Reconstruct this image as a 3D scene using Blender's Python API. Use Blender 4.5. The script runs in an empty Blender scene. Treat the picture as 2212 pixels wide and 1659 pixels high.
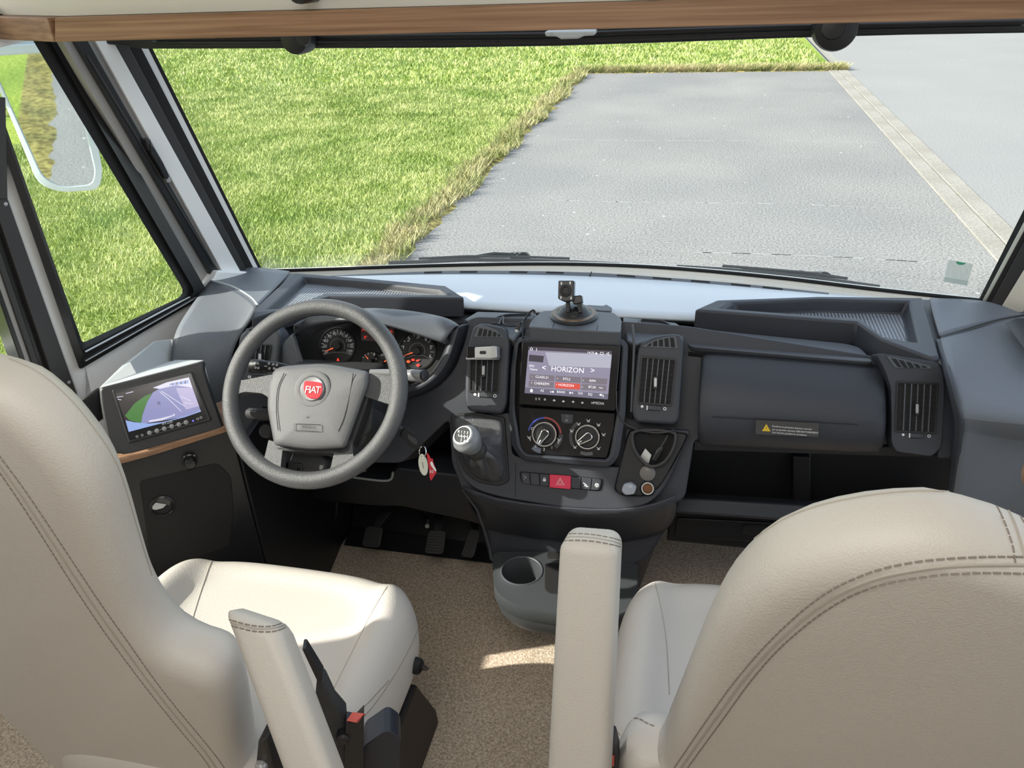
import bpy, bmesh, math, random
import numpy as np
from mathutils import Vector as V, Matrix, noise as mnoise
SC = bpy.context.scene
COL = SC.collection
rng = random.Random(7)
# ------------------------------------------------------------------ camera
W, H, FPX = 2212, 1659, 1700.0
CAM = V((0.2, 0.0, 1.6))
_v1 = V((1548 - W / 2, -(-121 - H / 2), -FPX)).normalized()
_v2 = -V((-6800 - W / 2, -(250 - H / 2), -FPX))
_v2 = (_v2 - _v1 * _v2.dot(_v1)).normalized()
_v3 = _v2.cross(_v1)
ROT = Matrix((_v2, _v1, _v3))                 # camera axes -> vehicle axes (X right, Y ahead, Z up)
cam = bpy.data.cameras.new('camera'); camo = bpy.data.objects.new('camera', cam); COL.objects.link(camo)
cam.sensor_width = 36.0; cam.lens = FPX / W * 36.0; cam.clip_start = 0.02; cam.clip_end = 300
camo.matrix_world = Matrix.Translation(CAM) @ ROT.to_4x4()
SC.camera = camo
# ------------------------------------------------------------------ light
SC.view_settings.view_transform = 'Standard'; SC.view_settings.look = 'None'
SC.view_settings.exposure = 0.0; SC.view_settings.gamma = 1.0; SC.view_settings.use_curve_mapping = False
world = bpy.data.worlds.new('sky'); SC.world = world; world.use_nodes = True
_nt = world.node_tree; _bg = _nt.nodes['Background']
_sky = _nt.nodes.new('ShaderNodeTexSky'); _sky.sky_type = 'NISHITA'; _sky.sun_disc = False
SUN_EL, SUN_AZ = math.radians(34), math.radians(-112)     # azimuth from +Y, negative = to the left
_sky.sun_elevation = SUN_EL; _sky.sun_rotation = SUN_AZ; _sky.air_density = 1.2; _sky.dust_density = 2.0
_mx = _nt.nodes.new('ShaderNodeMix'); _mx.data_type = 'RGBA'; _mx.inputs[0].default_value = 0.5      # thin bright cloud over the blue
_mx.inputs[7].default_value = (4.0, 4.3, 4.7, 1); _nt.links.new(_sky.outputs[0], _mx.inputs[6])
_nt.links.new(_mx.outputs[2], _bg.inputs[0]); _bg.inputs[1].default_value = 0.42
_sl = bpy.data.lights.new('sun', 'SUN'); _sl.energy = 8.5; _sl.angle = math.radians(0.6); _sl.color = (1, 0.95, 0.86)
_so = bpy.data.objects.new('sun', _sl); COL.objects.link(_so)
_sd = V((math.sin(SUN_AZ) * math.cos(SUN_EL), math.cos(SUN_AZ) * math.cos(SUN_EL), math.sin(SUN_EL)))
_so.rotation_euler = _sd.to_track_quat('Z', 'Y').to_euler(); _so.location = (0, 8, 12)
def area(name, loc, aim, sx, sy, e, color=(1, 1, 1)):
    l = bpy.data.lights.new(name, 'AREA'); l.shape = 'RECTANGLE'; l.size = sx; l.size_y = sy; l.energy = e; l.color = color
    o = bpy.data.objects.new(name, l); COL.objects.link(o); o.location = loc
    o.rotation_euler = (V(loc) - V(aim)).to_track_quat('Z', 'Y').to_euler()
area('fill_roof', (0.0, 0.12, 1.98), (0.0, 0.3, 0.0), 0.9, 0.7, 10, (1, 0.97, 0.93))  # added fill lamp under the closed ceiling, brightens the front of the cab
area('fill_rear', (0.0, -2.3, 1.45), (0.0, 1.0, 0.7), 1.6, 0.8, 7, (1, 0.97, 0.92))  # added fill lamp behind the camera for the seat backs, the wall is closed
# ------------------------------------------------------------------ helpers
def at(px, py, x=None, y=None, z=None):
    d = ROT @ V((px - W / 2, -(py - H / 2), -FPX))
    t = (y - CAM.y) / d.y if y is not None else ((z - CAM.z) / d.z if z is not None else (x - CAM.x) / d.x)
    return CAM + d * t
class Fr:
    """A flat working face: origin o, normal n towards the viewer, u to the right, v up."""
    def __init__(s, o, n, right=(1, 0, 0)):
        s.o = V(o); s.n = V(n).normalized(); r = V(right)
        s.u = (r - s.n * r.dot(s.n)).normalized(); s.v = s.n.cross(s.u)
    def hit(s, px, py, w=0.0):
        d = ROT @ V((px - W / 2, -(py - H / 2), -FPX))
        t = (s.o + s.n * w - CAM).dot(s.n) / d.dot(s.n); return CAM + d * t
    def loop(s, pts, w=0.0): return [s.hit(a, b, w) for a, b in pts]
    def uv(s, px, py, w=0.0):
        p = s.hit(px, py, w) - s.o; return p.dot(s.u), p.dot(s.v)
    def P(s, u, v, w=0.0): return s.o + s.u * u + s.v * v + s.n * w
    def mpx(s, px, py): return (s.hit(px + 1, py) - s.hit(px, py)).length
MATS = {}
def mat(name, col, rough=0.5, metal=0.0, spec=0.5, bump=None, emit=None, es=0.0, var=None, coat=0.0, trans=0):
    m = bpy.data.materials.new(name); m.use_nodes = True; nt = m.node_tree; b = nt.nodes['Principled BSDF']
    b.inputs['Base Color'].default_value = (*col, 1); b.inputs['Roughness'].default_value = rough
    b.inputs['Metallic'].default_value = metal; b.inputs['Specular IOR Level'].default_value = spec
    if coat: b.inputs['Coat Weight'].default_value = coat; b.inputs['Coat Roughness'].default_value = 0.05
    if emit: b.inputs['Emission Color'].default_value = (*emit, 1); b.inputs['Emission Strength'].default_value = es
    tc = nt.nodes.new('ShaderNodeTexCoord')
    if bump:
        sc, st = bump
        nz = nt.nodes.new('ShaderNodeTexNoise'); nz.inputs['Scale'].default_value = sc; nz.inputs['Detail'].default_value = 3
        bp = nt.nodes.new('ShaderNodeBump'); bp.inputs['Strength'].default_value = st; bp.inputs['Distance'].default_value = 0.002
        nt.links.new(tc.outputs['Object'], nz.inputs['Vector']); nt.links.new(nz.outputs[0], bp.inputs['Height']); nt.links.new(bp.outputs[0], b.inputs['Normal'])
    if var:
        sc, c2, det = var
        nz = nt.nodes.new('ShaderNodeTexNoise'); nz.inputs['Scale'].default_value = sc; nz.inputs['Detail'].default_value = det; nz.inputs['Roughness'].default_value = 0.65
        cr = nt.nodes.new('ShaderNodeValToRGB'); cr.color_ramp.elements[0].position = 0.35; cr.color_ramp.elements[1].position = 0.65
        cr.color_ramp.elements[0].color = (*col, 1); cr.color_ramp.elements[1].color = (*c2, 1)
        nt.links.new(tc.outputs['Object'], nz.inputs['Vector']); nt.links.new(nz.outputs[0], cr.inputs[0]); nt.links.new(cr.outputs[0], b.inputs['Base Color'])
    MATS[name] = m; return m
DASH = mat('dash_plastic', (0.035, 0.038, 0.048), 0.46, bump=(900, 0.25))
DASH2 = mat('dash_plastic_light', (0.085, 0.092, 0.105), 0.42, bump=(900, 0.25))
DECK = mat('dash_top_sky_sheen', (0.58, 0.62, 0.66), 0.30, bump=(1200, 0.05), spec=0.7)  # pale blue base colour stands in for the sky mirrored in the deck
ENDP = mat('dash_end_plastic', (0.14, 0.153, 0.172), 0.48, bump=(700, 0.2))
SILLP = mat('sill_plastic', (0.55, 0.57, 0.57), 0.5, bump=(700, 0.2))
BLK = mat('black_plastic', (0.012, 0.012, 0.014), 0.45, bump=(900, 0.15))
BLKM = mat('matt_black', (0.010, 0.0095, 0.010), 0.8)
GLOSS = mat('gloss_black', (0.008, 0.008, 0.010), 0.12)
RUB = mat('rubber', (0.030, 0.030, 0.032), 0.65, bump=(600, 0.3))
WHEELM = mat('wheel_rubber', (0.08, 0.081, 0.085), 0.36, bump=(700, 0.5))
PADM = mat('wheel_pad', (0.115, 0.115, 0.12), 0.45, bump=(900, 0.4))
LEATH = mat('cream_leather', (0.56, 0.52, 0.47), 0.48, bump=(420, 0.35))
STIT = mat('stitch_thread', (0.24, 0.20, 0.17), 0.8)
SEAMM = mat('leather_seam', (0.40, 0.36, 0.31), 0.7)
CARP = mat('carpet', (0.38, 0.295, 0.215), 0.95, bump=(260, 1.0), var=(170, (0.80, 0.67, 0.53), 4), spec=0.1)
WHITE = mat('white_panel', (0.88, 0.88, 0.88), 0.5)
CEIL = mat('ceiling_white', (0.74, 0.74, 0.69), 0.6)
GREYT = mat('grey_trim', (0.36, 0.35, 0.34), 0.5)
BEIGE = mat('beige_trim', (0.74, 0.71, 0.63), 0.45)
RAIL = mat('black_rail', (0.016, 0.016, 0.017), 0.3)
RAILD = mat('charcoal_rail', (0.035, 0.033, 0.034), 0.5)
CHR = mat('chrome', (0.75, 0.75, 0.76), 0.16, 1.0)
SIL = mat('silver_paint', (0.45, 0.45, 0.46), 0.35, 0.6)
ALU = mat('brushed_alu', (0.6, 0.6, 0.6), 0.35, 1.0)
RED = mat('red_plastic', (0.55, 0.012, 0.025), 0.4)
REDH = mat('hazard_red', (0.62, 0.03, 0.08), 0.4, emit=(0.6, 0.02, 0.05), es=0.12)
REDL = mat('red_light', (0.5, 0.02, 0.01), 0.5, emit=(1, 0.06, 0.03), es=0.8)
ORL = mat('orange_light', (0.5, 0.1, 0.01), 0.5, emit=(1, 0.16, 0.06), es=0.9)
INK = mat('glowing_ink', (0.75, 0.75, 0.75), 0.5, emit=(1, 1, 1), es=0.05)  # plain white print, given a faint glow of its own
INKD = mat('grey_ink', (0.30, 0.30, 0.31), 0.5)
INKB = mat('dark_ink', (0.05, 0.05, 0.05), 0.5)
IVORY = mat('ivory_plastic', (0.62, 0.62, 0.52), 0.4)
WPL = mat('white_plastic', (0.78, 0.78, 0.78), 0.4)
STEEL = mat('painted_steel', (0.022, 0.018, 0.016), 0.5)
YEL = mat('warning_yellow', (0.75, 0.50, 0.02), 0.5)
BLUEM = mat('blue_mark', (0.05, 0.08, 0.45), 0.4)
STICK = mat('sticker_grey', (0.055, 0.052, 0.05), 0.35)
PEDM = mat('pedal_rubber', (0.06, 0.06, 0.06), 0.6)
BRSH = mat('brass_socket', (0.20, 0.09, 0.04), 0.4, 0.6)
MIRW = mat('mirror_shell', (0.62, 0.70, 0.76), 0.35)
MIRG = mat('mirror_glass', (0.80, 0.86, 0.86), 0.02, 1.0)
def wood_mat():
    m = mat('oak_laminate', (0.30, 0.16, 0.09), 0.5); nt = m.node_tree; b = nt.nodes['Principled BSDF']
    tc = nt.nodes.new('ShaderNodeTexCoord'); mp = nt.nodes.new('ShaderNodeMapping'); mp.inputs['Scale'].default_value = (1.2, 14, 60)
    nz = nt.nodes.new('ShaderNodeTexNoise'); nz.inputs['Scale'].default_value = 2.2; nz.inputs['Detail'].default_value = 7; nz.inputs['Distortion'].default_value = 0.6
    cr = nt.nodes.new('ShaderNodeValToRGB'); e = cr.color_ramp.elements
    e[0].position = 0.32; e[0].color = (0.21, 0.105, 0.055, 1); e[1].position = 0.68; e[1].color = (0.40, 0.235, 0.135, 1)
    nt.links.new(tc.outputs['Object'], mp.inputs[0]); nt.links.new(mp.outputs[0], nz.inputs['Vector']); nt.links.new(nz.outputs[0], cr.inputs[0]); nt.links.new(cr.outputs[0], b.inputs['Base Color'])
    return m
WOOD = wood_mat()
def mesh_pattern_mat():
    m = mat('tray_mat_weave', (0.10, 0.11, 0.125), 0.4); nt = m.node_tree; b = nt.nodes['Principled BSDF']
    tc = nt.nodes.new('ShaderNodeTexCoord'); ck = nt.nodes.new('ShaderNodeTexChecker'); ck.inputs['Scale'].default_value = 190
    mp = nt.nodes.new('ShaderNodeMapping'); mp.inputs['Rotation'].default_value = (0, 0, 0.78); mp.inputs['Scale'].default_value = (1, 1, 0.001)
    ck.inputs[1].default_value = (0.30, 0.32, 0.35, 1); ck.inputs[2].default_value = (0.035, 0.037, 0.045, 1)
    nt.links.new(tc.outputs['Object'], mp.inputs[0]); nt.links.new(mp.outputs[0], ck.inputs[0]); nt.links.new(ck.outputs[0], b.inputs['Base Color'])
    return m
WEAVE = mesh_pattern_mat()
def glass_mat(name, tint, refl):
    m = bpy.data.materials.new(name); m.use_nodes = True; nt = m.node_tree; nt.nodes.remove(nt.nodes['Principled BSDF']); out = nt.nodes['Material Output']
    t = nt.nodes.new('ShaderNodeBsdfTransparent'); t.inputs[0].default_value = (*tint, 1)
    g = nt.nodes.new('ShaderNodeBsdfGlossy'); g.inputs['Roughness'].default_value = 0.02
    lw = nt.nodes.new('ShaderNodeLayerWeight'); lw.inputs[0].default_value = 0.5
    pw = nt.nodes.new('ShaderNodeMath'); pw.operation = 'POWER'; pw.inputs[1].default_value = 4.0; nt.links.new(lw.outputs['Facing'], pw.inputs[0])
    ad = nt.nodes.new('ShaderNodeMath'); ad.operation = 'ADD'; ad.inputs[1].default_value = 0.025; nt.links.new(pw.outputs[0], ad.inputs[0])
    mu = nt.nodes.new('ShaderNodeMath'); mu.operation = 'MULTIPLY'; mu.inputs[1].default_value = refl
    mx = nt.nodes.new('ShaderNodeMixShader')
    nt.links.new(ad.outputs[0], mu.inputs[0]); nt.links.new(mu.outputs[0], mx.inputs[0]); nt.links.new(t.outputs[0], mx.inputs[1]); nt.links.new(g.outputs[0], mx.inputs[2]); nt.links.new(mx.outputs[0], out.inputs[0])
    return m
GLASS = glass_mat('window_glass', (0.94, 0.96, 0.95), 0.6)
FILM = mat('clear_film', (0.70, 0.80, 0.76), 0.25); FILM.node_tree.nodes['Principled BSDF'].inputs['Alpha'].default_value = 0.42
BASE = {}
def tag(o, label=None, cat=None, group=None, kind=None):
    if label: o['label'] = label
    if cat: o['category'] = cat
    if group: o['group'] = group
    if kind: o['kind'] = kind
    return o
def thing(name, label, cat, loc=(0, 0, 0), group=None, kind=None):
    o = bpy.data.objects.new(name, None); o.empty_display_size = 0.05; COL.objects.link(o); o.location = loc
    BASE[o.name] = V(loc); return tag(o, label, cat, group, kind)
def link(name, me, m, parent=None, smooth=True, ang=40):
    o = bpy.data.objects.new(name, me); COL.objects.link(o)
    if m is not None:
        for k in (m if isinstance(m, (list, tuple)) else [m]): me.materials.append(k)
    if smooth and me.polygons:
        me.polygons.foreach_set('use_smooth', [True] * len(me.polygons))
        try: me.set_sharp_from_angle(angle=math.radians(ang))
        except Exception: pass
    if parent is not None:
        b = BASE[parent.name]; me.transform(Matrix.Translation(-b)); o.parent = parent; BASE[o.name] = b
    else:
        n = len(me.vertices)
        co = np.empty(n * 3, dtype=np.float32); me.vertices.foreach_get('co', co); co = co.reshape(-1, 3)
        lo, hi = co.min(0), co.max(0); b = V((float((lo[0] + hi[0]) / 2), float((lo[1] + hi[1]) / 2), float(lo[2])))
        me.transform(Matrix.Translation(-b)); o.location = b; BASE[o.name] = b
    return o
class B:
    """Collects shapes for ONE mesh object; mi = material slot."""
    def __init__(s): s.v = []; s.f = []; s.m = []
    def add(s, vs, fs, mi=0):
        k = len(s.v); s.v += [tuple(p) for p in vs]; s.f += [tuple(i + k for i in f) for f in fs]; s.m += [mi] * len(fs); return s
    def loops(s, loops, c0=True, c1=True, mi=0, close=True):
        n = len(loops[0]); vs = [p for l in loops for p in l]; fs = []
        for a in range(len(loops) - 1):
            for i in range(n if close else n - 1):
                j = (i + 1) % n; fs.append((a * n + i, a * n + j, (a + 1) * n + j, (a + 1) * n + i))
        if c0: fs.append(tuple(range(n))[::-1])
        if c1: fs.append(tuple(range((len(loops) - 1) * n, len(loops) * n)))
        return s.add(vs, fs, mi)
    def prism(s, pts, vec, mi=0): return s.loops([pts, [V(p) + V(vec) for p in pts]], mi=mi)
    def poly(s, pts, mi=0): return s.add(pts, [tuple(range(len(pts)))], mi)
    def box(s, c, sx, sy, sz, rot=None, mi=0):
        R = rot or Matrix.Identity(3); c = V(c)
        p = [c + R @ V((a * sx / 2, b * sy / 2, d * sz / 2)) for d in (-1, 1) for a, b in ((-1, -1), (1, -1), (1, 1), (-1, 1))]
        return s.loops([p[:4], p[4:]], mi=mi)
    def grid(s, rows, mi=0):
        n = len(rows[0]); vs = [p for r in rows for p in r]
        return s.add(vs, [(a * n + i, a * n + i + 1, (a + 1) * n + i + 1, (a + 1) * n + i) for a in range(len(rows) - 1) for i in range(n - 1)], mi)
    def tube(s, path, r, n=8, mi=0, caps=True, close=False):
        path = [V(p) for p in path]; rs = r if isinstance(r, (list, tuple)) else [r] * len(path); L = []
        prev = None
        for i, p in enumerate(path):
            if close: t = path[(i + 1) % len(path)] - path[i - 1]
            else: t = path[min(i + 1, len(path) - 1)] - path[max(i - 1, 0)]
            t.normalize()
            if prev is None: a = t.orthogonal().normalized()
            else: a = (prev - t * prev.dot(t)).normalized()
            prev = a; b = t.cross(a)
            L.append([p + (a * math.cos(q * 2 * math.pi / n) + b * math.sin(q * 2 * math.pi / n)) * rs[i] for q in range(n)])
        if close: L.append(L[0]); caps = False
        return s.loops(L, caps, caps, mi)
    def lathe(s, o, axis, prof, n=24, mi=0, caps=True, sq=1.0, ref=None):
        o = V(o); ax = V(axis).normalized(); a = (V(ref) - ax * V(ref).dot(ax)).normalized() if ref is not None else ax.orthogonal().normalized(); b = ax.cross(a)
        L = [[o + ax * h + (a * math.cos(q * 2 * math.pi / n) + b * sq * math.sin(q * 2 * math.pi / n)) * max(r, 1e-5) for q in range(n)] for r, h in prof]
        return s.loops(L, caps, caps, mi)
    def build(s, name, m, parent=None, smooth=True, bevel=0, seg=3, sub=0, solid=0, ang=40, weld=False):
        bm = bmesh.new(); vv = [bm.verts.new(p) for p in s.v]
        for f, k in zip(s.f, s.m):
            try: fc = bm.faces.new([vv[i] for i in f]); fc.material_index = k
            except ValueError: pass
        if weld: bmesh.ops.remove_doubles(bm, verts=bm.verts, dist=1e-5)
        bmesh.ops.recalc_face_normals(bm, faces=bm.faces)
        me = bpy.data.meshes.new(name); bm.to_mesh(me); bm.free()
        o = link(name, me, m, parent, smooth, ang)
        if bevel:
            d = o.modifiers.new('bevel', 'BEVEL'); d.width = bevel; d.segments = seg; d.limit_method = 'ANGLE'; d.angle_limit = math.radians(35); d.harden_normals = False
        if sub: d = o.modifiers.new('sub', 'SUBSURF'); d.levels = sub; d.render_levels = sub; d.boundary_smooth = 'PRESERVE_CORNERS'
        if solid: d = o.modifiers.new('solid', 'SOLIDIFY'); d.thickness = solid; d.offset = 0
        return o
def rnd(pts, r, k=4):
    """Rounds the corners of a closed polygon (any dimension); r = radius per corner or one for all."""
    out = []; n = len(pts); dim = len(pts[0])
    for i in range(n):
        p = np.array(pts[i], float); a = np.array(pts[i - 1], float); b = np.array(pts[(i + 1) % n], float)
        rr = r[i] if isinstance(r, (list, tuple)) else r
        la, lb = np.linalg.norm(a - p), np.linalg.norm(b - p); q = min(rr, la * .48, lb * .48)
        if q <= 0: out.append(tuple(p)); continue
        s0 = p + (a - p) / la * q; s1 = p + (b - p) / lb * q
        for t in np.linspace(0, 1, k + 1): out.append(tuple((1 - t) ** 2 * s0 + 2 * t * (1 - t) * p + t * t * s1))
    return out
def smooth_path(pts, k=8, closed=False):
    pts = [V(p) for p in pts]; n = len(pts); out = []
    for i in range(n if closed else n - 1):
        if closed: p0, p1, p2, p3 = pts[i - 1], pts[i], pts[(i + 1) % n], pts[(i + 2) % n]
        else: p0, p1, p2, p3 = pts[max(i - 1, 0)], pts[i], pts[i + 1], pts[min(i + 2, n - 1)]
        for j in range(k):
            t = j / k; out.append(0.5 * ((2 * p1) + (p2 - p0) * t + (2 * p0 - 5 * p1 + 4 * p2 - p3) * t * t + (3 * p1 - p0 - 3 * p2 + p3) * t ** 3))
    if not closed: out.append(pts[-1])
    return out
def sp2(pts, k=6, closed=False): return [(p.x, p.y) for p in smooth_path([(a, b, 0) for a, b in pts], k, closed)]
def resample(path, n, closed=False):
    p = [V(q) for q in path] + ([V(path[0])] if closed else []); L = [0]
    for a, b in zip(p, p[1:]): L.append(L[-1] + (b - a).length)
    out = []; i = 0; m = n if closed else n - 1
    for k in range(n):
        t = L[-1] * k / m
        while i < len(p) - 2 and L[i + 1] < t: i += 1
        d = L[i + 1] - L[i]; out.append(p[i].lerp(p[i + 1], (t - L[i]) / d if d > 0 else 0))
    return out
def stitches(b, path, r=0.0009, dash=0.0055, gap=0.0022):
    L = sum((V(q) - V(p)).length for p, q in zip(path, path[1:])); n = max(2, int(L / (dash + gap)))
    P = resample(path, n * 4 + 1)
    for i in range(n): b.tube([P[i * 4], P[i * 4 + 1], P[i * 4 + 2], P[i * 4 + 3]] , r, 5)
FONT_TMP = {}
def letters(b, fr, items, w=0.0006, mi=0):
    """Flat lettering on a face: items = (text, px, py, cap height in px, align)."""
    for it in items:
        txt, px, py, hp = it[:4]; al = it[4] if len(it) > 4 else 'CENTER'
        cu = bpy.data.curves.new('t', 'FONT'); cu.body = txt; cu.align_x = al; cu.align_y = 'CENTER'; cu.resolution_u = 2
        cu.size = hp * fr.mpx(px, py) / 0.72
        o = bpy.data.objects.new('t', cu); COL.objects.link(o)
        dg = bpy.context.evaluated_depsgraph_get(); me = bpy.data.meshes.new_from_object(o.evaluated_get(dg))
        u0, v0 = fr.uv(px, py, w)
        b.add([fr.P(u0 + q.co.x, v0 + q.co.y, w) for q in me.vertices], [tuple(p.vertices) for p in me.polygons], mi)
        bpy.data.objects.remove(o); bpy.data.curves.remove(cu); bpy.data.meshes.remove(me)
def circ(fr, px, py, rpx, n=24, w=0.0, ry=None, a0=0, a1=360):
    u, v = fr.uv(px, py, w); k = fr.mpx(px, py); ry = rpx if ry is None else ry
    full = abs(a1 - a0) >= 360
    return [fr.P(u + rpx * k * math.cos(math.radians(a0 + (a1 - a0) * i / (n if full else n - 1))), v + ry * k * math.sin(math.radians(a0 + (a1 - a0) * i / (n if full else n - 1))), w) for i in range(n)]
def arcband(b, fr, px, py, r0, r1, a0, a1, w, n=20, mi=0):
    A = circ(fr, px, py, r0, n, w, None, a0, a1); C = circ(fr, px, py, r1, n, w, None, a0, a1)
    b.grid([A, C], mi)
def seg2(b, fr, p0, p1, wpx, w, mi=0):
    a = np.array(p0, float); c = np.array(p1, float); d = (c - a) / (np.linalg.norm(c - a) + 1e-9); n = np.array([-d[1], d[0]]) * wpx / 2
    b.poly(fr.loop([tuple(a - n), tuple(c - n), tuple(c + n), tuple(a + n)], w), mi)
def plate(name, fr, pts, w0, depth, m, parent=None, r=0, bevel=0.003, seg=3, **kw):
    p = rnd(pts, r) if r else pts
    return B().prism(fr.loop(p, w0), -fr.n * depth).build(name, m, parent, bevel=bevel, seg=seg, **kw)
# ------------------------------------------------------------------ outdoors
GZ = -0.6
def noise_ground(name, c1, c2, scale, rough=0.9, bump=0.4, big=None, spk=None):
    m = mat(name, c1, rough, spec=0.0); nt = m.node_tree; b = nt.nodes['Principled BSDF']; tc = nt.nodes.new('ShaderNodeTexCoord')
    def nz(s, d=6):
        q = nt.nodes.new('ShaderNodeTexNoise'); q.inputs['Scale'].default_value = s; q.inputs['Detail'].default_value = d; nt.links.new(tc.outputs['Object'], q.inputs['Vector']); return q
    a = nz(scale); cr = nt.nodes.new('ShaderNodeValToRGB'); e = cr.color_ramp.elements; e[0].position = .38; e[1].position = .62; e[0].color = (*c1, 1); e[1].color = (*c2, 1); nt.links.new(a.outputs[0], cr.inputs[0]); last = cr.outputs[0]
    if big:
        g = nz(big[0], 4); c = nt.nodes.new('ShaderNodeValToRGB'); c.color_ramp.elements[0].position = .35; c.color_ramp.elements[1].position = .68
        c.color_ramp.elements[0].color = (*big[1], 1); c.color_ramp.elements[1].color = (*big[2], 1)
        mx = nt.nodes.new('ShaderNodeMix'); mx.data_type = 'RGBA'; mx.blend_type = 'MULTIPLY'; mx.inputs[0].default_value = 1
        nt.links.new(g.outputs[0], c.inputs[0]); nt.links.new(last, mx.inputs[6]); nt.links.new(c.outputs[0], mx.inputs[7]); last = mx.outputs[2]
    if spk:
        vo = nt.nodes.new('ShaderNodeTexVoronoi'); vo.inputs['Scale'].default_value = spk[0]; nt.links.new(tc.outputs['Object'], vo.inputs['Vector'])
        lt = nt.nodes.new('ShaderNodeMath'); lt.operation = 'LESS_THAN'; lt.inputs[1].default_value = spk[1]; nt.links.new(vo.outputs['Distance'], lt.inputs[0])
        n2 = nz(3.0, 2); gt = nt.nodes.new('ShaderNodeMath'); gt.operation = 'GREATER_THAN'; gt.inputs[1].default_value = .6; nt.links.new(n2.outputs[0], gt.inputs[0])
        mm = nt.nodes.new('ShaderNodeMath'); mm.operation = 'MULTIPLY'; nt.links.new(lt.outputs[0], mm.inputs[0]); nt.links.new(gt.outputs[0], mm.inputs[1])
        mx = nt.nodes.new('ShaderNodeMix'); mx.data_type = 'RGBA'; nt.links.new(mm.outputs[0], mx.inputs[0]); nt.links.new(last, mx.inputs[6]); mx.inputs[7].default_value = (.6, .6, .58, 1); last = mx.outputs[2]
    nt.links.new(last, b.inputs['Base Color'])
    bp = nt.nodes.new('ShaderNodeBump'); bp.inputs['Strength'].default_value = bump; bp.inputs['Distance'].default_value = .01; nt.links.new(a.outputs[0], bp.inputs['Height']); nt.links.new(bp.outputs[0], b.inputs['Normal'])
    return m
ASPH = noise_ground('bay_asphalt', (.17, .168, .162), (.31, .305, .292), 55, big=(.55, (.88, .88, .9), (1.08, 1.07, 1.05)), spk=(7, .10))
ROAD = noise_ground('road_asphalt', (.23, .23, .222), (.305, .30, .29), 60, big=(.5, (.97, .97, .98), (1.03, 1.03, 1.02)), spk=(5, .06))
KERB = noise_ground('kerb_concrete', (.27, .255, .225), (.345, .325, .29), 40, big=(1.6, (.85, .84, .82), (1.05, 1.05, 1.05)))
LAWN = noise_ground('lawn_soil', (.13, .20, .035), (.30, .38, .10), 26, big=(.8, (.75, .8, .7), (1.2, 1.1, 1.0)))
DIRT = noise_ground('mossy_dirt', (.12, .10, .06), (.33, .29, .14), 18, big=(2.2, (.7, .75, .6), (1.3, 1.25, .9)))
BX0, BX1, BY1 = -2.33, 2.45, 17.0
def ground(name, x0, y0, x1, y1, z0, z1, m):
    b = B(); b.loops([[(x0, y0, z0), (x1, y0, z0), (x1, y1, z0), (x0, y1, z0)], [(x0, y0, z1), (x1, y0, z1), (x1, y1, z1), (x0, y1, z1)]])
    return tag(b.build(name, m, smooth=False), kind='structure')
ground('ground_bay', BX0, -16, BX1, BY1, GZ - .2, GZ, ASPH)
ground('ground_road', BX1 + .36, -16, 22, 90, GZ - .2, GZ, ROAD)
ground('ground_lawn', -40, -16, BX0 - .12, 90, GZ - .2, GZ + .03, LAWN)
ground('ground_lawn_end', BX0 - .12, BY1 + .3, BX1 + .1, 90, GZ - .2, GZ + .03, LAWN)
def dirt_strip(name, pts, wd, seed):
    r = random.Random(seed); P = resample([V(p) for p in pts], 180); a = []; c = []
    for i, p in enumerate(P):
        t = (P[min(i + 1, 179)] - P[max(i - 1, 0)]).normalized(); n = V((t.y, -t.x, 0))
        a.append(p - n * .14); c.append(p + n * wd * (0.45 + .9 * mnoise.noise((i * .35, seed, 0)) ** 2 + .35 * r.random()))
    b = B(); b.grid([[q + V((0, 0, .032)) for q in a], [q.lerp(s, .5) + V((0, 0, .022)) for q, s in zip(a, c)], [s + V((0, 0, -.02)) for s in c]])
    return tag(b.build(name, DIRT), kind='structure')
dirt_strip('ground_verge', [(BX0, -15, GZ), (BX0, BY1 + .1, GZ)], .42, 3)
dirt_strip('ground_verge_end', [(BX0, BY1, GZ), (BX1 + .2, BY1, GZ)], .25, 5)
for row in range(2):
    y = 4.2 + row * .37; k = 0
    while y < BY1 - .1:
        x0 = BX1 + row * .18
        b = B().box((x0 + .088, y + .5, GZ - .04), .170, .992, .10)
        o = b.build('kerb_stone', KERB, bevel=.008, seg=2)
        tag(o, 'flat concrete kerb stone, row nearer the %s, about %d m beyond the windscreen' % (('parking bay', 'open road')[row], round(y - 2)), 'kerb stone', 'flat kerb stones between bay and road')
        y += 1.0; k += 1
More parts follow.
